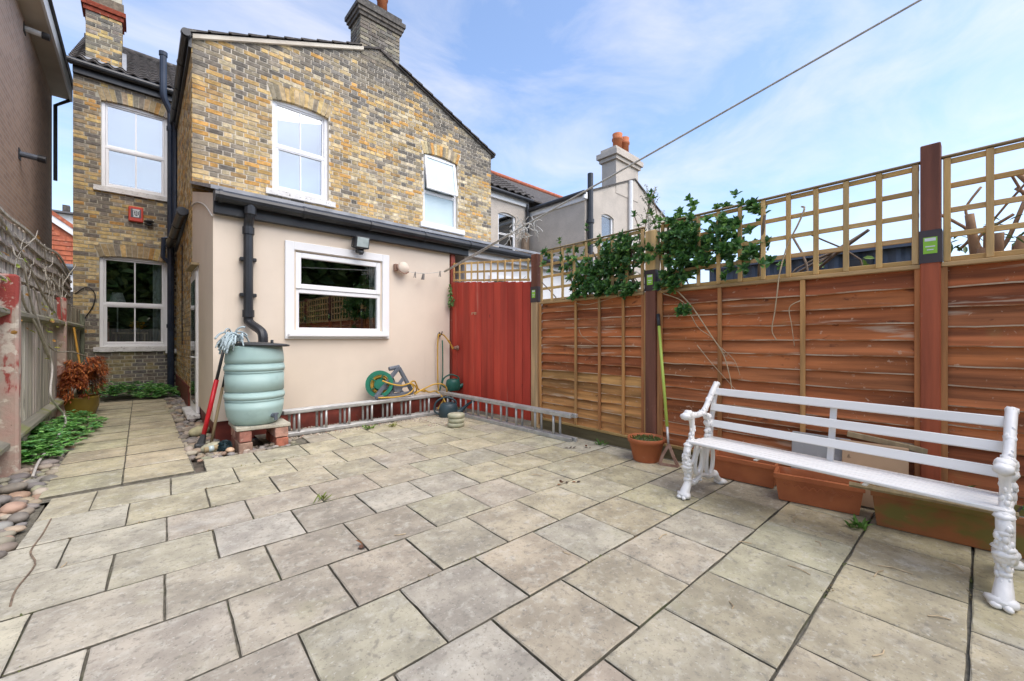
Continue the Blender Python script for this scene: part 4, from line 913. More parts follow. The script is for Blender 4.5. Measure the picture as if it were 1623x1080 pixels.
for pts, r0 in (([(.08, -5, 2.3), (.07, -4, 2.0), (.1, -3.2, 1.95), (.09, -2.7, 1.75), (.12, -2.2, 1.5), (.14, -1.5, 1.1)], .014), ([(.05, -4.6, 2.75), (.06, -3.6, 2.55), (.06, -2.4, 2.3), (.07, -1.6, 2.05), (.07, -.6, 1.8)], .013), ([(.12, -3.0, 2.2), (.10, -2.0, 1.5), (.13, -1.0, 1.2), (.25, -.2, 1.15), (.35, .6, 1.05)], .010)):
    b.tube(crom(pts, 5), r0, 6)
dv = thing('dead_vine', 'bare dead vine stems with a few leaves tangled over the left trellis', 'vine', (-1.08, 10, 0))
b.build('stem', mt['vine_o'], dv, True)
b = MB()
for i in range(60):
    yy = rnd(-4.8, .5); zz = rnd(1.4, 2.7) if yy < -2 else rnd(1.1, 1.9); cc = random.choice([(.28, .34, .05), (.40, .40, .08), (.42, .22, .06), (.22, .30, .05)])
    b.leaf((rnd(.06, .14), yy, zz), (rnd(0, 1), rnd(-1, 1), rnd(-.8, .4)), (1, 0, .5), rnd(.04, .085), rnd(.03, .06), 0, vary(cc))
b.build('leaves', mt['leaf'], dv)
b = MB(); b.tube(crom([(-.98, 7.45, 1.9), (-.96, 7.8, 1.62), (-.94, 8.5, 1.16), (-.92, 8.6, .93), (-.9, 8.3, .58), (-.84, 8.9, .25), (-.78, 8.4, .16), (-.78, 7.3, .12), (-.8, 6.6, .06), (-.78, 6.1, .02)], 7), .0125, 7)
tag(b.build('hanging_cable', mt['cable'], None, True), 'pale grey cable looping down the left fence to the pebbles', 'cable')
# ------------------------------------------------------------------ white garden bench
be = Vector((-.115, -.993, 0)); brot = math.degrees(math.atan2(-.115, .993))
# local axes of the bench: +Y runs away from the camera along the seat, +X towards the fence
bench = thing('garden_bench', 'long white slatted bench with ornate cast-iron ends, in front of the fence', 'bench', (3.34, .685, 0), brot * -1 if False else -6.6)
BL = .87
def end_frame(y):
    b = MB(); P = lambda d, z, o=0: (d, y + o, z); rr = random.Random(5)
    def fol(path, n, r):         # cast leafwork along a path
        q = crom([P(*p) for p in path], 8)
        for k in range(n):
            c = q[rr.randrange(len(q))]; o = V3((rr.uniform(-1, 1), rr.uniform(-1, 1), rr.uniform(-.6, .6))).normalized() * r * .82; k_ = rr.uniform(.28, .5) * r
            b.blob(c + o, (k_ * 1.2, k_, k_ * 1.7), 0, None, k + 200, 6, 4, .25)
    fol([(.04, .10), (.055, .2), (.035, .27), (.03, .33), (.035, .42)], 60, .030); fol([(.09, .47), (.115, .56), (.11, .66)], 22, .024); fol([(.16, .695), (.25, .695), (.33, .735)], 18, .026); fol([(.40, .81), (.47, .89)], 10, .026); fol([(.38, .48), (.37, .66)], 26, .032)
    fol([(.08, .12), (.19, .115), (.33, .13), (.47, .13)], 26, .022); fol([(.0, .03), (.04, .1)], 14, .034)
    def t(pts, rs, n=9): b.tube([V3(p) for p in crom([P(*p) for p in pts], 5)], cr1(rs, 5), n)
    t([(-.03, .015), (.0, .05), (.05, .13), (.055, .2), (.035, .27), (.03, .33), (.035, .40), (.07, .455)], [.036, .040, .030, .026, .036, .028, .030, .034])
    b.blob(P(-.01, .03), (.065, .045, .034), 0, None, 3, 9, 6, .14); b.blob(P(-.05, .018, .02), (.025, .018, .016), 0, None, 4, 7, 5, .1); b.blob(P(-.05, .018, -.02), (.025, .018, .016), 0, None, 5, 7, 5, .1)
    for k, (d, z, r) in enumerate(((.045, .235, .046), (.04, .262, .052), (.038, .29, .045), (.05, .155, .036), (.055, .12, .034), (.03, .37, .036), (.06, .445, .044), (.09, .47, .04))):
        b.blob(P(d, z), (r, r * .9, r * .55), 0, None, 11 + k, 9, 6, .13)
    t([(.09, .47), (.115, .54), (.115, .62), (.10, .68)], [.026, .021, .022, .028])
    t([(.02, .70), (.08, .70), (.16, .695), (.25, .695), (.33, .735), (.40, .81), (.47, .89), (.53, .945)], [.034, .036, .027, .024, .024, .025, .026, .026])
    for k, (d, z, r) in enumerate(((.01, .70, .042), (.05, .715, .046), (.10, .705, .038), (.28, .70, .034), (.39, .80, .03), (.535, .945, .032))): b.blob(P(d, z), (r, r * .95, r * .8), 0, None, 31 + k, 9, 6, .14)
    t([(.42, .43), (.43, .55), (.47, .72), (.53, .93)], [.026, .022, .022, .024])
    for k, (d, z, r) in enumerate(((.37, .66, .036), (.385, .60, .042), (.39, .54, .034), (.40, .48, .034))): b.blob(P(d, z), (r, r * .9, r), 0, None, 51 + k, 9, 6, .16)
    t([(.05, .452), (.2, .445), (.36, .44), (.48, .44)], [.024, .02, .02, .022])
    def ring(d, z, a, c, r, tilt=0):
        pts = []
        for i in range(21):
            q = 2 * math.pi * i / 20; x, w_ = a * math.cos(q), c * math.sin(q); pts.append(V3(P(d + x * math.cos(tilt) - w_ * math.sin(tilt), z + x * math.sin(tilt) + w_ * math.cos(tilt))))
        b.tube(pts, r, 8, cap=False)
    ring(.22, .28, .055, .11, .019, -.25); ring(.41, .255, .058, .135, .019, -.1)
    t([(.06, .30), (.11, .28), (.15, .33), (.18, .40), (.2, .435)], [.022, .018, .016, .018, .02]); t([(.3, .43), (.31, .33), (.28, .22), (.23, .16)], [.02, .018, .018, .02])
    t([(.07, .13), (.13, .10), (.19, .115), (.25, .15), (.33, .13), (.40, .11), (.47, .13)], [.024, .022, .018, .02, .02, .024, .02])
    t([(.42, .12), (.50, .10), (.55, .06), (.61, .02)], [.022, .026, .028, .022]); b.blob(P(.60, .025), (.06, .04, .028), 0, None, 71, 9, 6, .15); b.blob(P(.50, .11), (.04, .035, .035), 0, None, 72, 9, 6, .15)
    return b.build('end_frame', mt['iron'], bench, True)
end_frame(BL); end_frame(-BL)
for k in range(6):
    d = .045 + k * .074; b = MB(); b.box(d, d + .054, -BL - .01, BL + .01, .463 - k * .004, .487 - k * .004, 0, None, .006); b.build('seat_slat', mt['slat'], bench)
for (d, z) in ((.505, .875), (.455, .735), (.42, .595)):
    b = MB(); T = Matrix.Translation((d, 0, z)) @ Matrix.Rotation(R(17), 4, 'Y'); b.box(-.033, -.013, -BL, BL, -.032, .032, 0, None, .005, T); b.build('back_rail', mt['slat'], bench)
b = MB(); b.bar((.415, -.03, .42), (.515, -.03, .90), .04, .012, up=(1, 0, 0)); b.build('back_upright', mt['iron'], bench)
for (yy) in (-.3, .35):
    b = MB(); b.box(.10, .47, yy - .012, yy + .012, .430, .438); b.build('seat_bearer', mt['iron'], bench)

# ------------------------------------------------------------------ pots and troughs
def trough(name, label, p0, p1, dep, h, mat, group=None, zig=False):
    p0, p1 = V3((*p0, 0)), V3((*p1, 0)); L = (p1 - p0).length; a = math.degrees(math.atan2(p1.y - p0.y, p1.x - p0.x))
    o = thing(name, label, 'planter', ((p0.x), (p0.y), 0), a, group)
    b = MB(); t = .022; i0 = .035
    outer0 = [(i0, i0), (L - i0, i0), (L - i0, dep - i0), (i0, dep - i0)]; outer1 = [(.012, .012), (L - .012, .012), (L - .012, dep - .012), (.012, dep - .012)]
    def ring(pl, z): return [(x, y, z) for x, y in pl]
    rim = [(0, 0), (L, 0), (L, dep), (0, dep)]; inn = [(t, t), (L - t, t), (L - t, dep - t), (t, dep - t)]; inn0 = [(t + .02, t + .02), (L - t - .02, t + .02), (L - t - .02, dep - t - .02), (t + .02, dep - t - .02)]
    vs = ring(outer0, .006) + ring(outer1, h - .045) + ring(rim, h - .04) + ring(rim, h - .004) + ring([(.006, .006), (L - .006, .006), (L - .006, dep - .006), (.006, dep - .006)], h) + ring(inn, h) + ring(inn0, h * .55)
    fs = [(3, 2, 1, 0)]
    for k in range(6): fs += [(k * 4 + i, k * 4 + (i + 1) % 4, k * 4 + 4 + (i + 1) % 4, k * 4 + 4 + i) for i in range(4)]
    b.add(vs, fs); b.build('body', mat, o)
    b = MB(); z = h * .62; b.add([(t + .01, t + .01, z), (L - t - .01, t + .01, z), (L - t - .01, dep - t - .01, z), (t + .01, dep - t - .01, z)], [(0, 1, 2, 3)]); b.build('compost', mt['soil'], o)
    if zig:
        b = MB(); n = 9; z0 = h - .075
        for i in range(n):
            x0, x1 = .07 + (L - .14) * i / n, .07 + (L - .14) * (i + 1) / n; xm = (x0 + x1) / 2; f = lambda z: .012 + .023 * (1 - (z / (h - .045))) - .003
            for (xa, za, xb, zb) in ((x0, z0, xm, z0 - .03), (xm, z0 - .03, x1, z0)): b.bar((xa, f(za), za), (xb, f(zb), zb), .007, .008)
        b.build('zigzag_moulding', mat, o)
    return o
# front edges run along the fence; depth goes towards the fence (+X side)
trough('terracotta_trough', 'plain terracotta trough behind the left leg of the bench', (4.16, 1.62), (4.20, 1.06), .24, .225, mt['pot_clay'])
trough('terracotta_trough', 'terracotta trough with zigzag moulding, between the plain and the mossy trough', (3.95, 1.02), (4.05, .44), .25, .235, mt['pot_clay'], zig=True)
tr3 = trough('mossy_trough', 'long moss-stained terracotta trough under the right end of the bench', (3.93, .40), (4.07, -1.15), .30, .265, mt['pot_moss'])
b = MB(); b.tube([(3.95, .52, .27), (3.92, .1, .29), (3.96, -.28, .285)], .02, 6); b.v = [(x, y, z) for x, y, z in b.v]
tag(b.build('loose_lath', mt['wood']), 'narrow loose wooden lath lying on the mossy trough rim', 'lath')
def leafy(name, label, base, n, spread, h, L, W, cols, cat='plant', up=.4, stems=6):
    o = thing(name, label, cat, base); b = MB(); s = MB()
    for i in range(stems):
        a = rnd(0, 6.28); r = spread * rnd(.3, 1); tip = V3((math.cos(a) * r, math.sin(a) * r, h * rnd(.6, 1))); pts = [V3((0, 0, 0)), tip * .5 + V3((0, 0, h * .15)), tip]
        s.tube(crom(pts, 3), .006, 5)
        for k in range(n // stems):
            t_ = rnd(.35, 1); p = tip * t_ + V3((0, 0, h * .2 * t_ * (1 - t_))); b.leaf(p, (math.cos(a) + rnd(-1, 1), math.sin(a) + rnd(-1, 1), rnd(-.3, up + .3)), (rnd(-.3, .3), rnd(-.3, .3), 1), L * rnd(.6, 1.1), W * rnd(.7, 1.1), 0, vary(random.choice(cols), .2))
    s.build('stems', mt['bark'], o); b.build('leaves', mt['leaf'], o); return o
GR = [(.05, .12, .025), (.07, .16, .03), (.04, .10, .03), (.10, .20, .04)]
leafy('trough_plant', 'small broad-leaved green plant growing in the mossy trough', (4.12, -.02, .16), 36, .14, .16, .12, .075, [(.08, .20, .07), (.06, .16, .06), (.11, .25, .06)])
leafy('trough_plant', 'leafy sprig at the end of the mossy trough beside the right bench end', (4.22, -.28, .16), 16, .09, .14, .08, .05, [(.08, .20, .04), (.11, .25, .05)])
pot = thing('terracotta_pot', 'round terracotta pot with moss and soil beside the fence post', 'pot', (4.20, 2.33, 0))
b = MB(); b.lathe([(.135, .0), (.14, .01), (.185, .21), (.20, .212), (.205, .255), (.198, .262), (.185, .255), (.175, .2)], 28); b.build('body', mt['pot_clay'], pot, True)
b = MB(); b.lathe([(0.182, .215), (.10, .232), (0, .238)], 20); b.build('soil', mt['soil'], pot, True)
b = MB()
for i in range(240):
    a, r = rnd(0, 6.28), .17 * math.sqrt(random.random()); b.leaf((r * math.cos(a), r * math.sin(a), .225), (rnd(-1, 1), rnd(-1, 1), 1), (1, 0, 0), rnd(.02, .05), .012, 0, vary((.14, .19, .05), .3))
b.build('moss', mt['leaf'], pot)
# half-moon hoe leaning on the fence
hoe = thing('garden_hoe', 'lime-green handled hoe leaning against the fence beside the pot', 'hoe', (4.17, 2.05, 0))
top = V3((.36, .31, 1.66)); d0 = V3((.015, .01, .24))
b = MB(); b.tube([d0 + (top - d0) * .12, d0 + (top - d0) * .9], .0165, 10); b.build('handle', mt['lime'], hoe, True)
b = MB(); b.tube([d0 + (top - d0) * .9, top], .021, 10); b.build('grip', mt['bplastic'], hoe, True)
b = MB(); b.tube([d0 * .8, d0 + (top - d0) * .13], [.012, .015], 8); b.build('ferrule', mt['alu'], hoe, True)
b = MB(); pts = [V3((.0, .0, .235)), V3((-.02, .065, .10)), V3((-.035, .085, .015)), V3((.02, -.095, .012)), V3((.015, -.05, .10)), V3((.0, .0, .235))]
for p, q in zip(pts, pts[1:]): b.bar(p, q, .018, .03)
b.build('blade', mt['rust'], hoe)
# boards stored behind the bench
b = MB(); T = Matrix.Translation((4.36, .58, .02)) @ Matrix.Rotation(R(-3), 4, 'Z') @ Matrix.Rotation(R(7), 4, 'Y'); b.box(0, .018, 0, .42, 0, .50, 0, None, .004, T)
tag(b.build('grey_board', mt['greyboard']), 'upright grey board leaning on the fence behind the bench', 'board')
b = MB(); T = Matrix.Translation((4.30, .22, .02)) @ Matrix.Rotation(R(2), 4, 'Z') @ Matrix.Rotation(R(9), 4, 'Y'); b.box(0, .012, 0, .40, 0, .50, 0, None, .003, T); b.box(.012, .05, .0, .42, .49, .505, 0, None, .003, T)
tag(b.build('cardboard_sheet', mt['card']), 'tan cardboard sheet standing behind the bench, right of the grey board', 'cardboard')
for (pts, lab) in (([(4.44, .60, .56), (4.46, .12, .50)], 'narrow offcut plank leaning on the fence above the cardboard'),):
    b = MB(); b.bar(pts[0], pts[1], .03, .045, ch=.004); o = tag(b.build('offcut_plank', mt['wood']), lab, 'plank')
b = MB(); T = Matrix.Translation((4.18, -.62, .20)) @ Matrix.Rotation(R(12), 4, 'Y'); b.box(0, .25, 0, .34, 0, .02, 0, None, .006, T); tag(b.build('plastic_tray', mt['lens']), 'pale plastic tray lying in the right end of the mossy trough', 'tray')

# ------------------------------------------------------------------ water butt on its stand
st = thing('butt_stand', 'low stand of red bricks and a stone slab carrying the water butt', 'stand', (1.12, 6.15, 0))
def sb(x0, x1, y0, y1, z0, z1, c): 
    b = MB(); b.box(x0, x1, y0, y1, z0, z1, 0, c, .008); return b.build('brick', mt['brick'], st)
for (xa, xb) in ((-.24, -.10), (.16, .30)):
    for k, (z0, z1) in enumerate(((-.06, .085), (.095, .225))):
        for (ya, yb) in ((-.28, .02), (.04, .30)):
            sb(xa + rnd(-.008, .008), xb + rnd(-.008, .008), ya, yb, z0, z1, vary(random.choice([(.42, .15, .10), (.34, .15, .11), (.45, .26, .19), (.30, .20, .15)]), .1))
b = MB(); T = Matrix.Translation((.03, 0, .23)) @ Matrix.Rotation(R(1.2), 4, 'Y'); b.box(-.30, .30, -.29, .31, 0, .045, 0, None, .008, T); o = b.build('slab_top', mt['slab'], st); o.color = (.44, .41, .33, 1)
wb = thing('water_butt', 'sage-green ribbed plastic water butt under the kitchen downpipe', 'water butt', (1.10, 6.15, .28))
prof = [(.235, 0), (.25, .008), (.285, .05), (.308, .11), (.322, .20), (.327, .27)]
for z in (.30, .655):          # two raised bands, each with a fine groove above and below
    prof += [(.329, z - .012), (.321, z - .008), (.321, z + .004), (.330, z + .008), (.330, z + .03), (.339, z + .034), (.339, z + .082), (.330, z + .086), (.330, z + .11), (.321, z + .114), (.321, z + .126), (.330, z + .13)]
prof += [(.329, .84), (.322, .90), (.312, .97), (.303, 1.0), (.25, 1.0)]
prof = [q for a, c in zip(prof, prof[1:]) for q in ((a,) if math.hypot(a[0] - c[0], a[1] - c[1]) > .03 else (a, a))] + [prof[-1]]
b = MB(); b.lathe(prof, 48); b.build('barrel', mt['butt'], wb, True)
b = MB(); b.lathe([(.30, .995), (.335, 1.0), (.338, 1.018), (.30, 1.03), (.1, 1.045), (.0, 1.047)], 36, .02, -.02, T=Matrix.Rotation(R(2), 4, 'Y')); b.box(.14, .17, -.2, -.16, 1.02, 1.075, 0, None, .006); b.build('lid', mt['bplastic'], wb, True)
b = MB(); b.tube([(.14, -.265, .11), (.16, -.34, .11)], .028, 10); b.tube([(.16, -.34, .13), (.165, -.345, .06)], .022, 10); b.box(.135, .195, -.36, -.345, .125, .15, 0, None, .005); b.build('tap', mt['greyplastic'], wb)
# mop head thrown over the lid
mo = MB()
for i in range(90):
    a = rnd(-1.0, 1.0) + 3.3; r0 = rnd(.0, .1); p = V3((-.20 + rnd(-.06, .06), rnd(-.14, .08), 1.06 + rnd(.0, .1))); dv_ = V3((math.cos(a) * .6 + rnd(-.5, .6), rnd(-.7, .3), rnd(.2, 1))).normalized(); pts = [p]
    for k in range(5): dv_ += V3((rnd(-.25, .15), rnd(-.25, .1), -.55)); dv_.normalize(); p = p + dv_ * rnd(.03, .06); p.z = max(p.z, .9) ; pts.append(p.copy())
    mo.tube(crom(pts, 2), rnd(.007, .013), 5, 0)
tag(mo.build('mop_head', mt['cloth'], None, True, loc=(1.08, 6.12, .27)), 'pale blue-grey stringy mop head on the water butt lid', 'mop')

def pole_tool(name, label, cat, a, b_, segs, extra=None):
    o = thing(name, label, cat, a); A = V3((0, 0, 0)); B = V3(b_) - V3(a)
    for (nm, t0, t1, r, m_) in segs:
        b = MB(); b.tube([A + B * t0, A + B * t1], r, 10); b.build(nm, mt[m_], o, True)
    if extra: extra(o, A, B)
    return o
def brush1(o, A, B):
    b = MB(); b.box(-.06, .05, -.05, .06, .0, .06, 0, None, .015); b.tube([V3((0, 0, .03)), V3(B) * .14], [.05, .026], 9); b.build('shoe', mt['bplastic'], o)
pole_tool('red_handled_tool', 'red and black long-handled tool leaning on the left of the water butt', 'tool', (.55, 6.35, .0), (.80, 6.36, 1.28), [('handle', .08, .66, .027, 'redtool'), ('grip', .66, 1.0, .018, 'bplastic')], brush1)
pole_tool('wooden_broom_handle', 'thin pale wooden pole leaning between the red tool and the butt', 'pole', (.66, 6.42, 0), (.83, 6.45, .98), [('shaft', 0, .75, .017, 'wood'), ('tip', .75, 1, .013, 'bplastic')])
tb = thing('twine_spool', 'dark green ball brush with pale blue label lying among the pebbles', 'brush', (.76, 6.05, .04))
b = MB()
for i in range(320):
    d = V3((rnd(-1, 1), rnd(-1, 1), rnd(-.4, 1))).normalized(); b.tube([d * .03, V3((d.x * .085, d.y * .075, d.z * .085))], .005, 3, cap=False)
b.blob((0, 0, 0), (.06, .06, .06)); b.build('bristles', mt['canB'], tb)
b = MB(); b.tube([(-.2, -.02, .0), (-.06, 0, .01)], .032, 10); b.build('socket', mt['wood'], tb, True)
b = MB(); b.tube([(-.16, -.016, .003), (-.11, -.01, .006)], .036, 10); b.build('label_band', mt['lens'], tb, True)

# ------------------------------------------------------------------ ladders lying on edge
def ladder(name, label, loc, rz, L, secs, rungs, H=.36, step=.065, green=(), dx1=-.075):
    o = thing(name, label, 'ladder', loc, rz)
    for s in range(secs):
        y = s * step; dx = dx1 * s
        for (z0, z1) in ((.0, .055), (H - .055, H)):
            b = MB(); b.box(dx * .4, L - .03 * s, y, y + .045, z0, z1, 0, None, .006); b.box(dx * .4 + .005, L - .03 * s - .02, y - .006, y - .0005, z0 + .012, z1 - .012); b.build('rail', mt['alu'], o)
        for k, x in enumerate(rungs):
            b = MB(); b.tube([(x + dx * .6, y + .022, .05), (x + dx * .6, y + .022, H - .05)], .018, 8); b.build('rung', mt['greenplastic'] if (s, k) in green else mt['alu'], o, True)
        for x in ((dx * .4 - .03, ) if secs == 3 else ()):
            b = MB(); b.box(x, x + .035, y + .004, y + .04, H - .05, H - .006); b.build('end_cap', mt['bplastic'], o)
    return o
r1 = [.20, .57, .91, 1.27, 1.61, 1.95, 2.32]
ladder('aluminium_ladder', 'three-section aluminium ladder on edge below the kitchen window', (1.45, 6.22, .0), 1.0, 2.56, 3, r1, .37)
r2 = [.29, .64, 1.04, 1.39, 1.75, 2.12, 2.48, 2.89]
ladder('aluminium_ladder', 'two-section aluminium ladder on edge in front of the red gate', (4.28, 3.36, 0), 90.0, 3.36, 2, r2, .37, .07, (), .10)
# hose reel on the ladder
hr = thing('hose_reel', 'green and grey hose reel with yellow hose, tipped on the ladder', 'hose reel', (3.13, 6.40, .38))
b = MB(); T = Matrix.Translation((-.17, .07, .22)) @ Matrix.Rotation(R(-38), 4, 'Z') @ Matrix.Rotation(R(78), 4, 'X')
b.lathe([(.165, .10), (.225, .10), (.225, .085), (.165, .085), (.165, .0999)], 28, T=T); b.f = [f for f in b.f if len(f) < 10]; b.m = b.m[:len(b.f)]; b.c = b.c[:len(b.f)]; b.lathe([(.09, -.10), (.225, -.10), (.225, -.085), (.09, -.085)], 28, T=T); b.lathe([(.085, -.1), (.085, .1)], 16, T=T)
for k in range(5): a = k * 1.2566; b.bar(T @ V3((.07 * math.cos(a), .07 * math.sin(a), .092)), T @ V3((.18 * math.cos(a), .18 * math.sin(a), .092)), .03, .014)
b.build('drum', mt['greenplastic'], hr)
b = MB()
for k in range(7):
    pts = [T @ V3(((.125 + .012 * (k % 3)) * math.cos(q), (.125 + .012 * (k % 3)) * math.sin(q), -.06 + .02 * k)) for q in [6.283 * i / 24 for i in range(25)]]; b.tube(pts, .011, 6, cap=False)
b.build('wound_hose', mt['hose'], hr, True)
b = MB(); A_, B_, C_ = V3((-.32, -.06, .03)), V3((.10, -.04, .50)), V3((.36, -.05, .05))
for p, q, r in ((A_, B_, .03), (B_, C_, .028), (A_, C_, .03)): b.bar(p, q, .06, r * 2, up=(0, -1, 0), ch=.008)
for q in (.30, .62):
    b.bar(A_.lerp(B_, q), V3((.06, -.05, .17)), .05, .03, up=(0, -1, 0)); b.bar(C_.lerp(B_, q), V3((.06, -.05, .17)), .05, .03, up=(0, -1, 0))
b.bar(A_.lerp(C_, .35), V3((.06, -.05, .17)), .05, .03, up=(0, -1, 0)); b.bar(A_.lerp(C_, .75), V3((.06, -.05, .17)), .05, .03, up=(0, -1, 0))
b.tube([(.06, -.1, .17), (.06, .1, .17)], .085, 16); b.tube([B_ + V3((-.16, .03, -.02)), B_ + V3((.02, .02, .01))], .035, 10); b.build('frame', mt['greyplastic'], hr)
b = MB()
for pts in ([(-.22, -.1, .30), (-.05, -.14, .23), (.12, -.14, .20), (.28, -.12, .22), (.42, -.06, .14), (.46, .02, .05), (.40, .05, .02)], [(-.3, -.12, .03), (.0, -.16, .02), (.22, -.16, .05), (.33, -.14, .14), (.28, -.12, .23), (.40, -.05, .24), (.52, .02, .08), (.66, .04, .03)], [(.45, .0, .04), (.60, -.04, .10), (.78, -.06, .16), (.96, -.06, .15), (1.08, -.02, .05), (1.10, .05, -.1), (1.04, .12, -.25), (.96, .1, -.33)], [(.38, -.08, .02), (.56, -.04, .08), (.72, .0, .02), (.9, .02, .01), (1.0, -.1, -.2), (.9, -.08, -.32)]):
    b.tube(crom(pts, 6), .0135, 7)
b.build('loose_hose', mt['hose'], hr, True)
# watering cans
def wcan(name, label, loc, rz, mat, k=1.0, spout=1):
    o = thing(name, label, 'watering can', loc, rz)
    b = MB(); b.lathe([(.115 * k, 0), (.125 * k, .01), (.125 * k, .14 * k), (.11 * k, .19 * k), (.085 * k, .21 * k), (.07 * k, .205 * k), (.07 * k, .15 * k)], 22, sx=1.05, sy=.85); b.build('body', mat, o, True)
    b = MB(); b.tube(crom([(.08 * k, 0, .05 * k), (.17 * k, 0, .09 * k), (.26 * k, 0, .17 * k), (.33 * k, 0, .215 * k)], 4), cr1([.05 * k, .035 * k, .02 * k, .016 * k], 4), 9); b.tube([(.32 * k, 0, .21 * k), (.36 * k, 0, .24 * k)], [.016 * k, .034 * k], 9); b.build('spout', mat, o, True)
    b = MB(); b.tube(crom([(-.12 * k, 0, .05 * k), (-.19 * k, 0, .10 * k), (-.17 * k, 0, .22 * k), (-.05 * k, 0, .29 * k), (.08 * k, 0, .25 * k), (.11 * k, 0, .19 * k)], 5), .014 * k, 7); b.build('handle', mat, o, True)
    return o
wcan('watering_can', 'green watering can standing on top of the ladder corner', (4.42, 6.48, .375), -28, mt['canA'], 1.05)
wcan('watering_can', 'dark slate watering can on the ground behind the stacked stones', (3.98, 5.98, -.02), -32, mt['canB'], 1.25)
ss = thing('stone_stack', 'three round mossy cast-stone discs stacked in the patio corner', 'stones', (3.62, 5.22, 0.0))
for k in range(3):
    b = MB(); z = .005 + k * .068; b.lathe([(.115, z), (.13, z + .012), (.133, z + .05), (.12, z + .064), (.0, z + .066)], 22, rnd(-.008, .008), rnd(-.008, .008)); b.v = [(x + .004 * noise.noise(V3((x * 30, y * 30, q * 30))), y, q) for x, y, q in b.v]; b.build('disc', mt['stone'], ss, True)
# hose hung on the wall tap
th = thing('hung_hose', 'yellow and green hose hanging from a wall hook beside the gate', 'hose', (4.27, 6.72, 1.44))
b = MB(); b.box(-.03, .03, .0, .03, -.03, .03, 0, None, .006); b.tube([(0, .0, .0), (0, -.07, .01), (.01, -.08, .07)], .012, 7); b.tube([(-.03, -.06, .02), (-.05, -.07, .05)], .014, 7); b.build('hook', mt['bplastic'], th)
b = MB(); b.tube(crom([(-.02, -.06, .01), (-.07, -.06, -.03), (-.075, -.05, -.4), (-.07, -.05, -.9), (-.06, -.06, -1.07)], 5), .0135, 7); b.tube(crom([(-.01, -.06, .02), (.06, -.07, -.01), (.14, -.1, -.12), (.22, -.12, -.25)], 4), .0135, 7); b.build('yellow_hose', mt['hose'], th, True)
b = MB(); b.tube(crom([(.03, -.05, -.1), (.04, -.05, -.5), (.03, -.05, -.85), (-.03, -.05, -1.07)], 5), .012, 7); b.build('green_hose', mt['hose_g'], th, True)
b = MB(); b.tube([(.13, -.1, -.10), (.17, -.11, -.16)], .02, 8); b.tube([(.19, -.11, -.19), (.23, -.12, -.27)], .018, 8); b.build('nozzle', mt['yellowcane'], th)

# ------------------------------------------------------------------ fittings on the house
al = thing('alarm_box', 'square red burglar alarm box on the brick wall under the upper window', 'alarm', (-.09, 14.19, 4.55))
b = MB(); b.box(-.14, .14, -.09, 0, -.19, .19, 0, None, .018); b.build('case', mt['alarm_red'], al)
b = MB(); b.box(-.095, .095, -.096, -.091, -.09, .13); pn = b.build('panel', mt['alarm_grey'], al)
b = MB()
b.box(-.06, .07, -.101, -.097, .09, .12)                    # the mark: two open squares with a tail
for (x0, x1, z0, z1) in ((-.05, -.035, -.04, .08), (-.035, .0, .065, .08), (-.035, .0, -.01, .005), (-.01, .0, .0, .07), (.015, .03, -.02, .08), (.03, .065, .065, .08), (.055, .065, -.02, .07), (-.05, .06, -.075, -.05), (.03, .06, -.05, -.02), (-.035, -.01, -.05, -.03)): b.box(x0, x1, -.101, -.097, z0, z1)
b.build('panel_mark', mt['alarm_white'], pn)
fl = thing('flood_light', 'black floodlight with square lens on the fascia above the kitchen window', 'floodlight', (2.68, 6.62, 2.96))
T = Matrix.Rotation(R(14), 4, 'X'); b = MB(); b.box(-.115, .115, -.10, .03, -.09, .10, 0, None, .012, T); b.build('housing', mt['bplastic'], fl)
b = MB(); b.box(-.095, .095, -.105, -.1005, -.065, .085, 0, None, .002, T); b.build('lens', mt['lens'], fl)
b = MB(); b.tube([(-.13, 0, .06), (-.135, .02, -.08), (0, .03, -.11), (.13, .02, -.08), (.125, 0, .06)], .012, 6); b.box(-.05, .05, -.02, .1, -.16, -.10, 0, None, .01); b.lathe([(.03, -.2), (.045, -.17), (.04, -.15)], 10, 0, -.02); b.build('bracket', mt['bplastic'], fl)
cr = thing('line_reel', 'round cream retractable washing line reel on the kitchen wall', 'line reel', (3.44, 6.73, 2.64))
b = MB(); b.lathe([(.0, -.06), (.09, -.055), (.105, -.03), (.105, .01)], 24, T=Matrix.Translation((.03, -.06, 0)) @ Matrix.Rotation(R(-90), 4, 'X') @ Matrix.Scale(-1, 4, (0, 0, 1)) @ Matrix.Scale(-1, 4, (0, 0, 1))); b.build('drum', mt['render'], cr, True)
b = MB(); b.box(-.12, -.06, -.06, .02, -.06, .06, 0, None, .008); b.tube(crom([(-.1, -.08, .04), (-.06, -.1, -.06), (.03, -.12, -.11), (.12, -.1, -.07)], 4), .010, 6); b.build('bracket', mt['rust'], cr)
cl = thing('washing_line', 'pale cord washing line stretching from the kitchen wall over the fence', 'washing line', (3.5, 6.66, 2.60))
c0 = V3((3.5, 6.66, 2.60)); W2 = lambda p: V3(p) - c0
b = MB(); b.tube([W2(p) for p in crom([(3.5, 6.66, 2.60), (3.7, 6.64, 2.575), (4.0, 6.62, 2.60), (4.3, 6.6, 2.665)], 4)], .005, 5)
A1, B1 = V3((4.3, 6.6, 2.665)), V3((3.70, .134, 3.553)); far = A1 + (B1 - A1) * 1.28
b.tube([W2(A1), W2(A1.lerp(B1, .4)), W2(B1), W2(far)], [.012, .012, .0072, .0072], 7)
b.tube([W2(A1.lerp(B1, .38) + V3((0, 0, .0))), W2(A1.lerp(B1, .2) + V3((.015, 0, -.02))), W2(A1 + V3((.01, 0, -.015)))], .009, 6); b.build('cord', mt['rope'], cl, True)
b = MB(); cc = A1.lerp(B1, .37)
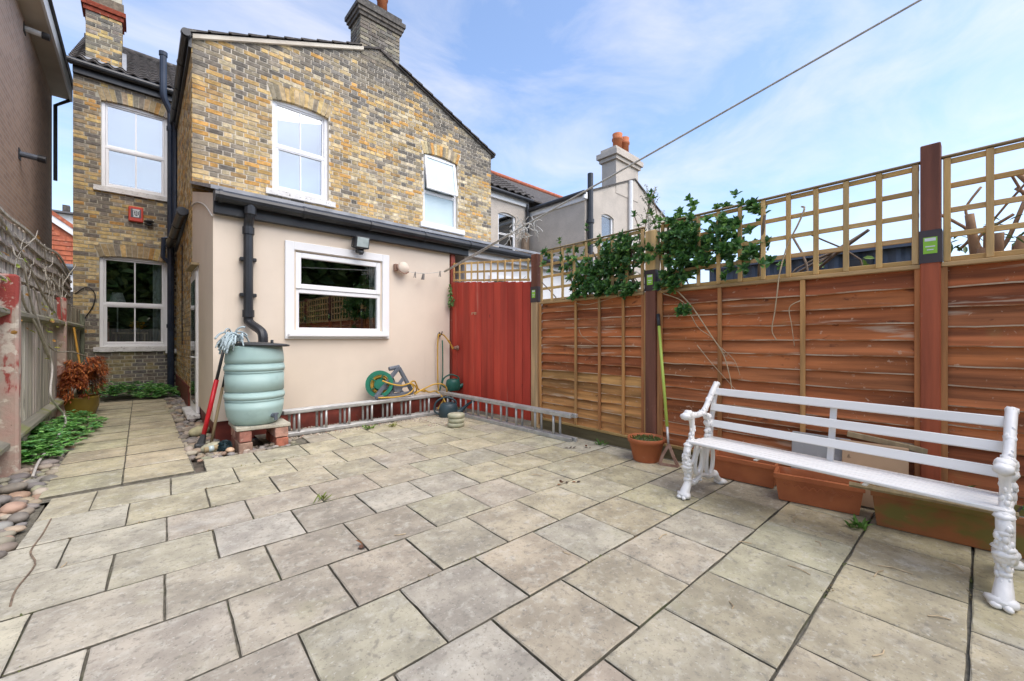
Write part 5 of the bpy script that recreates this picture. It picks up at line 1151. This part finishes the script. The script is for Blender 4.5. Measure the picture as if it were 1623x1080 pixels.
for i in range(46):
    p = cc + V3((rnd(-.05, .05), rnd(-.28, .28), rnd(-.10, .04))); pts = [p]
    d = V3((rnd(-1, 1), rnd(-1, 1), rnd(-.9, .8))).normalized()
    for k in range(4): d = (d + V3((rnd(-.6, .6), rnd(-.6, .6), rnd(-.7, .5)))).normalized(); p = p + d * .045; pts.append(p.copy())
    b.tube([W2(q) for q in crom(pts, 3)], .0055, 5)
b.build('knotted_end', mt['rope'], cl, True)
far_post = thing('clothes_post', 'plain timber clothes post holding the near end of the washing line', 'post', (far.x, far.y, 0))
b = MB(); b.box(-.05, .05, -.05, .05, -.06, far.z + .12, 0, None, .008); o = b.build('shaft', mt['post'], far_post); o.color = (.2, .08, .05, 1)
def peg(x, y, z, label, n=1):
    o = thing('clothes_peg', label, 'peg', (x, y, z))
    for k in range(n):
        a = rnd(-.5, .5); 
        b = MB(); b.bar((0 + .01 * k, 0, .04), (.03 * math.sin(a) - .018, 0, -.07), .012, .010); b.bar((.01 * k, 0, .04), (.03 * math.sin(a) + .02, .005, -.07), .012, .010); b.build('prong', mt['pegs'], o)
peg(3.69, 6.62, 2.55, 'single grey clothes peg hanging beside the line reel')
peg(3.84, 6.61, 2.53, 'clump of grey clothes pegs hanging on the washing line', 4)
peg(4.20, 6.59, 2.62, 'tilted grey clothes peg nearest the gate on the washing line')
# ------------------------------------------------------------------ pebbles and gravel
PEB = [(.30, .25, .20), (.36, .31, .25), (.23, .21, .195), (.34, .23, .165), (.28, .255, .23), (.40, .35, .28), (.21, .18, .155), (.36, .28, .20), (.29, .27, .195)]
def pebbles(name, label, area, n, smin, smax, layers=1):
    b = MB(); pl = []; tries = 0
    while len(pl) < n and tries < n * 30:
        tries += 1; x, y = area(); r = rnd(smin, smax)
        if any((x - q[0]) ** 2 + (y - q[1]) ** 2 < ((r + q[2]) * .72) ** 2 for q in pl[-400:]): continue
        pl.append((x, y, r))
    for i, (x, y, r) in enumerate(pl):
        b.blob((x, y, -.045 + r * rnd(.3, .75)), (r * rnd(.9, 1.35), r * rnd(.7, 1), r * rnd(.45, .65)), 0, vary(random.choice(PEB), .15), i, 9, 6, .07)
    return tag(b.build(name, mt['pebble'], None, True), label, 'pebbles', kind='stuff')
pebbles('pebbles', 'smooth mixed river pebbles between the path and the kitchen wall', lambda: (rnd(.43, .74), rnd(5.95, 12.2)), 420, .03, .075)
pebbles('pebbles', 'mixed river pebbles between the left fence and the path', lambda: (rnd(-1.1, -.66), rnd(4.0, 10.4)), 380, .035, .085)
pebbles('pebbles', 'river pebbles round the brick stand of the water butt', lambda: (rnd(.5, 1.5), rnd(5.82, 6.1)), 70, .02, .05)
for (x, y, r, c, lab) in ((.66, 6.12, .105, (.40, .38, .27), 'large olive-grey cobble below the red-handled tool'), (-.86, 4.20, .075, (.20, .16, .14), 'large dark brown cobble at the left edge of the patio'), (.62, 7.3, .12, (.42, .39, .24), 'large flat yellowish cobble beside the path by the kitchen corner'), (.80, 5.93, .05, (.52, .36, .24), 'small orange cobble in front of the butt stand')):
    b = MB(); b.blob((0, 0, 0), (r * 1.3, r * .9, r * .62), 0, c, int(r * 900), 12, 8, .04); tag(b.build('cobble', mt['pebble'], None, True, loc=(x, y, r * .35)), lab, 'cobble', 'loose large cobbles')
b = MB()
for i in range(5200):
    u = random.random()
    if u < .75: x, y = rnd(1.35, 4.25), rnd(5.9, 6.75); 
    else: x, y = rnd(3.3, 4.3), rnd(5.35, 6.3)
    if u < .75 and y < 6.05 + .05 * math.sin(x * 5) - .06 * (x > 3): continue
    r = rnd(.008, .02); c = vary(random.choice([(.42, .36, .28), (.36, .31, .25), (.50, .44, .36), (.34, .22, .17), (.28, .25, .21)]), .2)
    z = rnd(-.02, .0); p = [(x + r * a * rnd(.6, 1.3), y + r * e * rnd(.6, 1.3), z + r * f * .8) for a, e, f in ((1, 0, 0), (-1, 0, 0), (0, 1, 0), (0, -1, 0), (0, 0, 1))]
    b.add(p, [(0, 2, 4), (2, 1, 4), (1, 3, 4), (3, 0, 4)], 0, c)
tag(b.build('gravel', mt['gravel']), 'fine mixed gravel strip under the ladders by the kitchen wall', 'gravel', kind='stuff')
b = MB(); b.add([(1.2, 5.8, -.02), (4.4, 5.8, -.02), (4.5, 6.8, -.02), (1.2, 6.8, -.02)], [(0, 1, 2, 3)]); b.add([(-1.3, 3.4, -.045), (-.6, 3.4, -.045), (-.6, 14, -.045), (-1.3, 14, -.045)], [(0, 1, 2, 3)])
tag(b.build('gravel_bed', mt['bed']), 'dark grit under the gravel and pebble strips', 'ground', kind='structure')

# ------------------------------------------------------------------ low green plants
def groundcover(name, label, pts, n, hmax, L, cols):
    b = MB()
    for i in range(n):
        (cx, cy, r) = random.choice(pts); a, q = rnd(0, 6.28), r * math.sqrt(random.random()); x, y = cx + q * math.cos(a), cy + q * math.sin(a) * 1.3
        h = hmax * (1 - (q / r) ** 2 * .7) * rnd(.4, 1.0); az = rnd(0, 6.28)
        for k in range(5):        # a lobed leaf: five leaflets in a fan
            t = az + (k - 2) * .55; b.leaf((x, y, h), (math.cos(t), math.sin(t), rnd(-.15, .25)), (rnd(-.2, .2), rnd(-.2, .2), 1), L * (1 - .12 * abs(k - 2)) * rnd(.8, 1.1), L * .42, 0, vary(random.choice(cols), .2))
    return b, tag(b.build(name, mt['leaf']), label, 'plant')
GC = [(.18, .42, .09), (.22, .48, .12), (.13, .32, .08), (.28, .54, .17), (.15, .38, .14)]
groundcover('cranesbill', 'bright green lobed-leaf plant spreading from the left fence onto the path', [(-.88, 6.9, .2), (-.84, 7.5, .28), (-.82, 8.1, .3), (-.78, 8.7, .34), (-.72, 9.2, .3), (-.95, 8.2, .2)], 760, .26, .085, GC)
groundcover('wall_weed', 'low green weeds along the foot of the brick wall under the window', [(-.5, 13.6, .4), (-.15, 13.5, .35), (.2, 13.3, .35), (-.75, 13.3, .3)], 340, .34, .11, GC + [(.07, .2, .11)])
groundcover('wall_weed', 'clump of green weeds in the corner beside the dark soil pipe', [(.35, 12.9, .28), (.45, 12.4, .24), (.15, 12.5, .26)], 260, .32, .10, GC)
b = MB()
for (x, y, n, c) in ((2.55, 5.98, 26, (.16, .28, .04)), (2.85, 5.9, 20, (.24, .26, .05)), (4.38, 3.05, 22, (.09, .2, .04)), (3.83, .46, 26, (.10, .22, .04)), (-.80, 3.95, 26, (.22, .30, .06)), (1.1, 3.58, 8, (.2, .25, .05))):
    for k in range(n):
        a = rnd(0, 6.28); b.leaf((x + rnd(-.06, .06), y + rnd(-.05, .05), 0), (math.cos(a), math.sin(a), rnd(.3, 1.3)), (0, 0, 1), rnd(.05, .11), .02, 0, vary(c, .25))
# moss and dry grass in the joints
for r_ in range(2, len(rows) - 2):
    for i in range(26):
        x = rnd(-.5, 4.2); y = rows[r_] - (x - 1) * .035 * 1.0
        dens = noise.noise(V3((x * 1.6, y * 1.6, 2)))
        if dens < .12: continue
        c = random.choice([(.16, .17, .05), (.30, .24, .12), (.12, .14, .04), (.26, .2, .1)])
        for k in range(7):
            a = rnd(0, 6.28); b.leaf((x + rnd(-.05, .05), y + rnd(-.008, .008), -.012), (math.cos(a), math.sin(a) * .4, rnd(.1, .6)), (0, 0, 1), rnd(.012, .034), .010, 0, vary(c, .25))
tag(b.build('joint_weeds', mt['leaf']), 'small weeds, moss and dry grass in the paving joints', 'weeds', kind='stuff')
b = MB()
for (x, y) in [(2.6, 1.35), (3.0, .9), (3.35, .62), (2.4, .2), (3.3, .15), (3.5, 2.6), (2.95, 2.75), (1.3, 2.62), (2.9, .0), (3.55, -.05), (2.2, .75), (3.1, .3), (3.7, .8), (-.35, 3.6), (2.0, 1.62), (2.85, .55), (3.45, 2.9), (3.2, 2.72)]:
    a = rnd(0, 6.28); L_ = rnd(.05, .16); d = V3((math.cos(a), math.sin(a), 0)) * L_; p = V3((x, y, .004)); b.tube([p, p + d * .5 + V3((rnd(-.02, .02), rnd(-.02, .02), .006)), p + d], .0032, 4)
tag(b.build('dry_stalks', mt['vine']), 'scattered dry straw stalks lying on the patio', 'straw', kind='stuff')
b = MB()
for (x, y) in ((3.02, 2.44), (1.06, 2.62), (3.95, 3.2), (4.1, 3.1), (2.9, 2.5)):
    for k in range(3): b.leaf((x + rnd(-.04, .04), y + rnd(-.04, .04), .006), (rnd(-1, 1), rnd(-1, 1), rnd(0, .5)), (0, 0, 1), rnd(.03, .06), .03, 0, vary(random.choice([(.16, .08, .05), (.30, .14, .06), (.08, .06, .05)]), .2))
tag(b.build('fallen_leaves', mt['leaf']), 'few brown fallen leaves on the slabs near the fence', 'leaves', kind='stuff')
b = MB(); b.tube(crom([(-.5, 4.62, .004), (-.505, 4.3, .004), (-.52, 4.0, .004), (-.47, 3.75, .005), (-.5, 3.45, .004), (-.49, 3.25, .004)], 4), .005, 5); tag(b.build('fallen_twig', mt['bark']), 'long thin brown twig lying on the slabs at far left', 'twig')

# ------------------------------------------------------------------ rust-red maple in the olive pot
mp_ = thing('olive_pot', 'glazed olive-brown bowl pot holding the rust-red maple by the path', 'pot', (-.80, 10.55, 0))
b = MB(); b.lathe([(.19, 0), (.20, .01), (.245, .16), (.255, .31), (.262, .33), (.25, .34), (.235, .32), (.22, .24)], 28); b.build('body', mt['olivepot'], mp_, True)
b = MB(); b.lathe([(.235, .26), (.1, .275), (0, .28)], 20); b.build('compost', mt['soil'], mp_, True)
mpl = thing('maple_shrub', 'rust-red drooping feathery maple in the olive pot', 'shrub', (-.80, 10.55, .28))
s = MB(); b = MB()
for i in range(34):
    a = rnd(0, 6.28); R0 = rnd(.2, .36); tp = V3((math.cos(a) * R0 * .7, math.sin(a) * R0 * .7, rnd(.40, .74))); en = V3((math.cos(a) * R0, math.sin(a) * R0, tp.z - rnd(.12, .45)))
    pts = crom([V3((0, 0, 0)), V3((math.cos(a) * .06, math.sin(a) * .06, .25)), tp, en], 5); s.tube(pts, .007, 5)
    for k in range(170):
        t = rnd(.45, 1); p = pts[min(len(pts) - 1, int(t * len(pts)))] + V3((rnd(-.055, .055), rnd(-.055, .055), rnd(-.03, .06)))
        b.leaf(p, (math.cos(a) + rnd(-.8, .8), math.sin(a) + rnd(-.8, .8), rnd(-1.4, .1)), (0, 0, 1), rnd(.05, .10), rnd(.012, .022), 0, vary(random.choice([(.46, .14, .045), (.36, .10, .035), (.56, .20, .06), (.28, .08, .035)]), .2))
s.build('branches', mt['bark'], mpl, True); b.build('leaves', mt['leaf'], mpl)
b = MB(); b.tube([(-.80, 11.0, .55), (-.92, 11.1, 1.58)], .016, 7); tag(b.build('yellow_cane', mt['yellowcane']), 'yellow cane leaning behind the rust-red maple', 'cane')

# ------------------------------------------------------------------ climbing shrub over the fence, and stray stems
ca, sa = math.cos(R(FR)), math.sin(R(FR))
cs = thing('climbing_shrub', 'glossy dark green shrub growing through the fence trellis', 'shrub', (4.56, 2.24, 0), FR)
s, b = MB(), MB()
SG = [(.075, .185, .045), (.10, .24, .055), (.06, .145, .045), (.17, .32, .075), (.095, .20, .085)]
def rosette(b, p, nrm, n, L, W, cols, k=1):
    nrm = V3(nrm).normalized(); u = nrm.orthogonal().normalized(); v = nrm.cross(u); a0 = rnd(0, 6.28)
    for i in range(n):
        a = a0 + 2.4 * i; t = .25 + .75 * i / n; d = (u * math.cos(a) + v * math.sin(a)) * t + nrm * (1.1 - t); b.leaf(p, d, nrm, L * rnd(.7, 1.1) * (.6 + .4 * t), W * rnd(.8, 1.1), 0, vary(random.choice(cols), .22))
# clumps: (s along fence, height, spread s, spread z, how many)
clumps = [(.9, 2.35, .42, .22, 200), (.55, 2.48, .22, .2, 110), (1.15, 2.15, .3, .14, 95), (.75, 2.02, .3, .08, 60), (1.55, 2.42, .16, .16, 24), (2.0, 2.60, .06, .14, 12), (-.12, 2.55, .26, .20, 170), (-.25, 2.3, .30, .2, 150), (-.05, 2.05, .16, .08, 48), (-.62, 2.50, .16, .22, 60), (-.75, 2.25, .18, .16, 44), (-.9, 2.62, .08, .10, 14), (1.35, 1.98, .08, .1, 14), (.5, 1.98, .1, .06, 18), (-1.0, 2.1, .06, .05, 5), (-.55, 1.7, .05, .04, 0), (-.2, 1.69, .05, .035, 9)]
for (y, z, sy, sz, n) in clumps:
    for i in range(int(n * .8)):
        p = V3((rnd(-.13, .20) if z > 1.8 else -.05, y + random.gauss(0, sy * .55), z + random.gauss(0, sz * .6)))
        if p.z < 1.78 and z > 1.8: continue
        if p.z < 2.0 and p.x > -.03: p.x = -.06
        rosette(b, p, (-1 + rnd(-.5, .5), rnd(-.8, .8), rnd(.1, 1.2)), random.randrange(6, 11), .095, .046, SG)
for (y, z0, z1) in ((.35, 2.7, 3.1), (.15, 2.7, 3.15), (.42, 2.7, 2.95), (1.28, 2.6, 2.95), (1.75, 2.55, 2.85), (.2, 2.7, 2.9)):
    pts = crom([V3((.1, y + .05, z0 - .4)), V3((.05, y, z0)), V3((.02, y + rnd(-.1, .1), z1))], 4); s.tube(pts, .006, 5)
    for t in (.55, .72, .88, 1): rosette(b, pts[int(t * (len(pts) - 1))], (rnd(-.6, .2), rnd(-.5, .5), 1), 8, .08, .035, SG + [(.16, .24, .05)])
for i in range(26):
    y = rnd(-.9, 1.9); s.tube(crom([V3((.25, y + rnd(-.3, .3), 1.2)), V3((.16, y, 1.9)), V3((rnd(-.05, .12), y + rnd(-.25, .25), rnd(2.2, 2.7)))], 4), rnd(.006, .014), 5)
b.build('leaves', mt['leaf'], cs); s.build('stems', mt['bark'], cs, True)
def stems(label, lines):
    o = thing('climber_stem', label, 'stem', (4.56, 2.24, 0), FR, 'bare stems hanging down the fence'); b = MB()
    for pts, r in lines: q = crom(pts, 5); b.tube(q, [r * (1 - .55 * i / len(q)) for i in range(len(q))], 5)
    b.build('stem', mt['vine'], o, True)
stems('pale forked bare stems trailing down the fence behind the bench left end', [([(-.04, -.12, 1.92), (-.05, -.3, 1.72), (-.06, -.5, 1.42), (-.07, -.64, 1.2), (-.1, -.72, .95), (-.12, -.74, .8)], .008), ([(-.04, .05, 1.9), (-.05, -.2, 1.78), (-.05, -.36, 1.5), (-.06, -.52, 1.38), (-.07, -.66, 1.2)], .006), ([(-.04, -.35, 1.3), (-.05, -.5, 1.12), (-.06, -.66, .95), (-.07, -.8, .8)], .005), ([(-.05, -.6, 1.28), (-.06, -.74, 1.15), (-.07, -.8, 1.0)], .004)])
stems('single pale bare stem hanging over the trellis, left of the steel post', [([(.1, -1.28, 2.62), (-.02, -1.33, 2.56), (-.03, -1.28, 2.42), (-.03, -1.2, 2.25), (-.04, -1.14, 2.0), (-.05, -1.12, 1.8), (-.05, -1.1, 1.62), (-.06, -1.08, 1.45), (-.05, -1.12, 1.35)], .009), ([(-.03, -1.3, 1.72), (-.05, -1.22, 1.66), (-.06, -1.24, 1.5), (-.05, -1.26, 1.3)], .005)])
stems('thin string with buds swagged below the trellis near the gate end', [([(-.04, 1.4, 1.88), (-.05, 1.2, 1.84), (-.05, .95, 1.87), (-.05, .6, 1.93)], .005), ([(-.04, 1.33, 1.5), (-.06, 1.25, 1.4), (-.05, 1.05, 1.3)], .005)])
iv = thing('ivy_sprig', 'short green ivy sprig in the corner of the red gate and cream wall', 'ivy', (4.50, 6.66, 2.0)); b = MB()
for i in range(46): b.leaf((rnd(-.05, .03), rnd(-.03, .03), rnd(.0, .42)), (rnd(-1, 1), rnd(-1, .2), rnd(-1, .6)), (-.3, -1, .3), rnd(.04, .075), .045, 0, vary(random.choice([(.16, .27, .09), (.10, .19, .05)]), .2))
b.build('leaves', mt['leaf'], iv)

# ------------------------------------------------------------------ beyond the fence
sh_o = thing('corrugated_shed', 'blue-grey corrugated sheet shed seen low through the trellis', 'shed', (9.2, 1.4, 0))
b = MB(); n = 60
for i in range(n):
    y0, y1 = -1.0 + 3.2 * i / n, -1.0 + 3.2 * (i + 1) / n; x0, x1 = .035 * math.sin(i * 1.26), .035 * math.sin((i + 1) * 1.26); b.add([(x0, y0, 0), (x1, y1, 0), (x1, y1, 2.92), (x0, y0, 2.92)], [(0, 1, 2, 3)])
b.build('wall', mt['shedroof'], sh_o)
b = MB(); b.prism([(-.12, 2.86), (2.4, 3.1), (2.4, 3.14), (-.12, 2.92)], 1, -1.05, 2.25); b.build('roof', mt['shedroof'], sh_o); b = MB(); b.box(-.08, -.03, -.5, -.2, 2.5, 2.75); b.build('vent_hole', mt['bplastic'], sh_o)
def bush(name, label, loc, rx, ry, rz_, n, L, cols, trunk=0, cat='shrub', W=.45):
    o = thing(name, label, cat, loc); b, s = MB(), MB(); cl_ = [V3((rnd(-.75, .75) * rx, rnd(-.75, .75) * ry, trunk + rz_ + rnd(-.75, .75) * rz_)) for i in range(14)]
    for i in range(n):
        c = random.choice(cl_); p = c + V3((random.gauss(0, rx * .2), random.gauss(0, ry * .2), random.gauss(0, rz_ * .2))); sh_ = .55 + .5 * max(0, (p.z - trunk) / (2 * rz_))
        b.leaf(p, (rnd(-1, 1), rnd(-1, 1), rnd(-.5, 1)), (rnd(-1, 1), rnd(-1, 1), 1), L * rnd(.6, 1.2), L * W, 0, vary(random.choice(cols), .25))
    for c in cl_: s.tube(crom([V3((0, 0, 0)), V3((0, 0, trunk + .3 * rz_)) + c * .1, c], 4), [.05 * rx] * 4 + [.03 * rx] * 4 + [.012 * rx], 5)
    b.build('crown', mt['leaf'], o); s.build('trunk', mt['bark'], o, True); return o
bush('hedge_shrub', 'loose green hedge shrub behind the trellis, right of the steel-sleeved post', (5.9, -1.25, 0), .9, .55, 1.15, 2200, .12, [(.06, .12, .03), (.09, .16, .05), (.05, .09, .03)], .0, W=.3)
bush('hedge_shrub', 'low yellow-green shrub behind the trellis, left of the steel-sleeved post', (7.2, .45, 0), .8, .75, 1.14, 1500, .15, [(.10, .17, .03), (.14, .22, .04), (.06, .10, .03)])
bush('hedge_shrub', 'soft green shrub below the blue shed, behind the trellis', (7.6, 2.6, 0), .8, .8, 1.06, 1500, .14, [(.10, .17, .03), (.16, .24, .06), (.07, .12, .03)])
bush('hedge_shrub', 'overgrown green bush behind the gate trellis', (5.4, 5.95, 0), .35, .5, 1.3, 1500, .11, [(.10, .16, .05), (.14, .2, .07), (.24, .22, .10)])
pr = thing('pruned_shrub', 'hard-pruned shrub with thick bare brown stumps behind the right trellis', 'shrub', (5.35, -.28, 0)); s, b = MB(), MB()
for i in range(15):
    a = rnd(0, 6.28); h = rnd(1.9, 2.5); e = V3((math.cos(a) * rnd(.05, .3), math.sin(a) * rnd(.08, .32), h)); s.tube(crom([V3((rnd(-.08, .08), rnd(-.08, .08), 0)), e * .55 + V3((rnd(-.06, .06), rnd(-.06, .06), 0)), e], 5), cr1([.06, .045, .03], 5), 7)
for i in range(14):
    y = rnd(-.35, .3); z = rnd(2.0, 2.4); x_ = rnd(-.2, .2); s.tube(crom([V3((x_, y, z)), V3((x_ + rnd(-.04, .04), y + rnd(-.08, .08), z + .15)), V3((x_ + rnd(-.08, .08), y + rnd(-.2, .2), z + rnd(.28, .5)))], 4), rnd(.008, .018), 6)
s.build('stumps', M('pruned_wood', (.40, .24, .13), .85, (.24, .14, .08), scale=9), pr, True)
for i in range(140): b.leaf((rnd(-.3, .3), rnd(-.4, .35), rnd(1.7, 2.35)), (rnd(-1, 1), rnd(-1, 1), rnd(-.2, 1)), (0, 0, 1), .1, .03, 0, vary((.09, .15, .05), .3))
b.build('leaves', mt['leaf'], pr)
pr2 = thing('bare_twigs', 'sparse bare twigs poking above the trellis by the shed', 'twigs', (6.2, 1.1, 0)); s = MB()
for i in range(6): s.tube(crom([V3((rnd(-.2, .2), rnd(-.5, .5), 1.2)), V3((rnd(-.2, .2), rnd(-.6, .6), 2.1)), V3((rnd(-.3, .3), rnd(-.9, .7), rnd(2.3, 2.75)))], 4), rnd(.008, .02), 5)
s.build('twig', mt['bark'], pr2, True)
ft = thing('feathery_tree', 'thin feathery young tree top rising above the trellis', 'tree', (9.0, 4.9, 0)); s, b = MB(), MB(); s.tube([(0, 0, 0), (.02, 0, 3), (.0, .05, 5.0)], [.05, .035, .008], 6)
for i in range(46):
    z = rnd(2.6, 4.9); a = rnd(0, 6.28); q = (5.2 - z) * .28; e = V3((math.cos(a) * q, math.sin(a) * q, z + .35)); s.tube([V3((0, 0, z)), e], .006, 4)
    for k in range(12): p = V3((0, 0, z)).lerp(e, rnd(.3, 1)); b.leaf(p, (rnd(-1, 1), rnd(-1, 1), rnd(-.6, .6)), (0, 0, 1), .06, .022, 0, vary((.24, .27, .20), .3))
s.build('trunk', mt['vine_o'], ft, True); b.build('crown', mt['leaf'], ft)

# ------------------------------------------------------------------ the garden behind the camera (seen only in the window panes)
DG = [(.07, .12, .035), (.10, .17, .045), (.06, .10, .035), (.15, .20, .055)]
for i, (x, y, rx, rz_) in enumerate(((-5.2, -9.5, 2.2, 3.6), (-1.2, -10.2, 2.4, 4.0), (2.8, -9.8, 2.3, 3.7), (6.8, -10.0, 2.5, 4.1), (11.0, -9.6, 2.4, 3.8))):
    bush('garden_tree', ['broad dark tree at the far left of the bottom of the garden', 'second dark tree from the left at the bottom of the garden', 'middle dark tree at the bottom of the garden', 'second dark tree from the right at the bottom of the garden', 'dark tree at the far right of the bottom of the garden'][i], (x, y, 0), rx, 1.6, rz_, 7500, .8, DG, .3, 'tree', .7)['group'] = 'trees at the bottom of the garden'
bf = thing('back_fence', 'grey board fence across the bottom of the garden', 'fence', (0, -7.5, 0))
for k in range(40):
    o = vboard(bf, 'board', mt['oldwood'], -5 + k * .45, -5 + k * .45 + .43, 0, .03, 0, 2.0 + rnd(-.03, .03), vary((.24, .2, .14), .15))
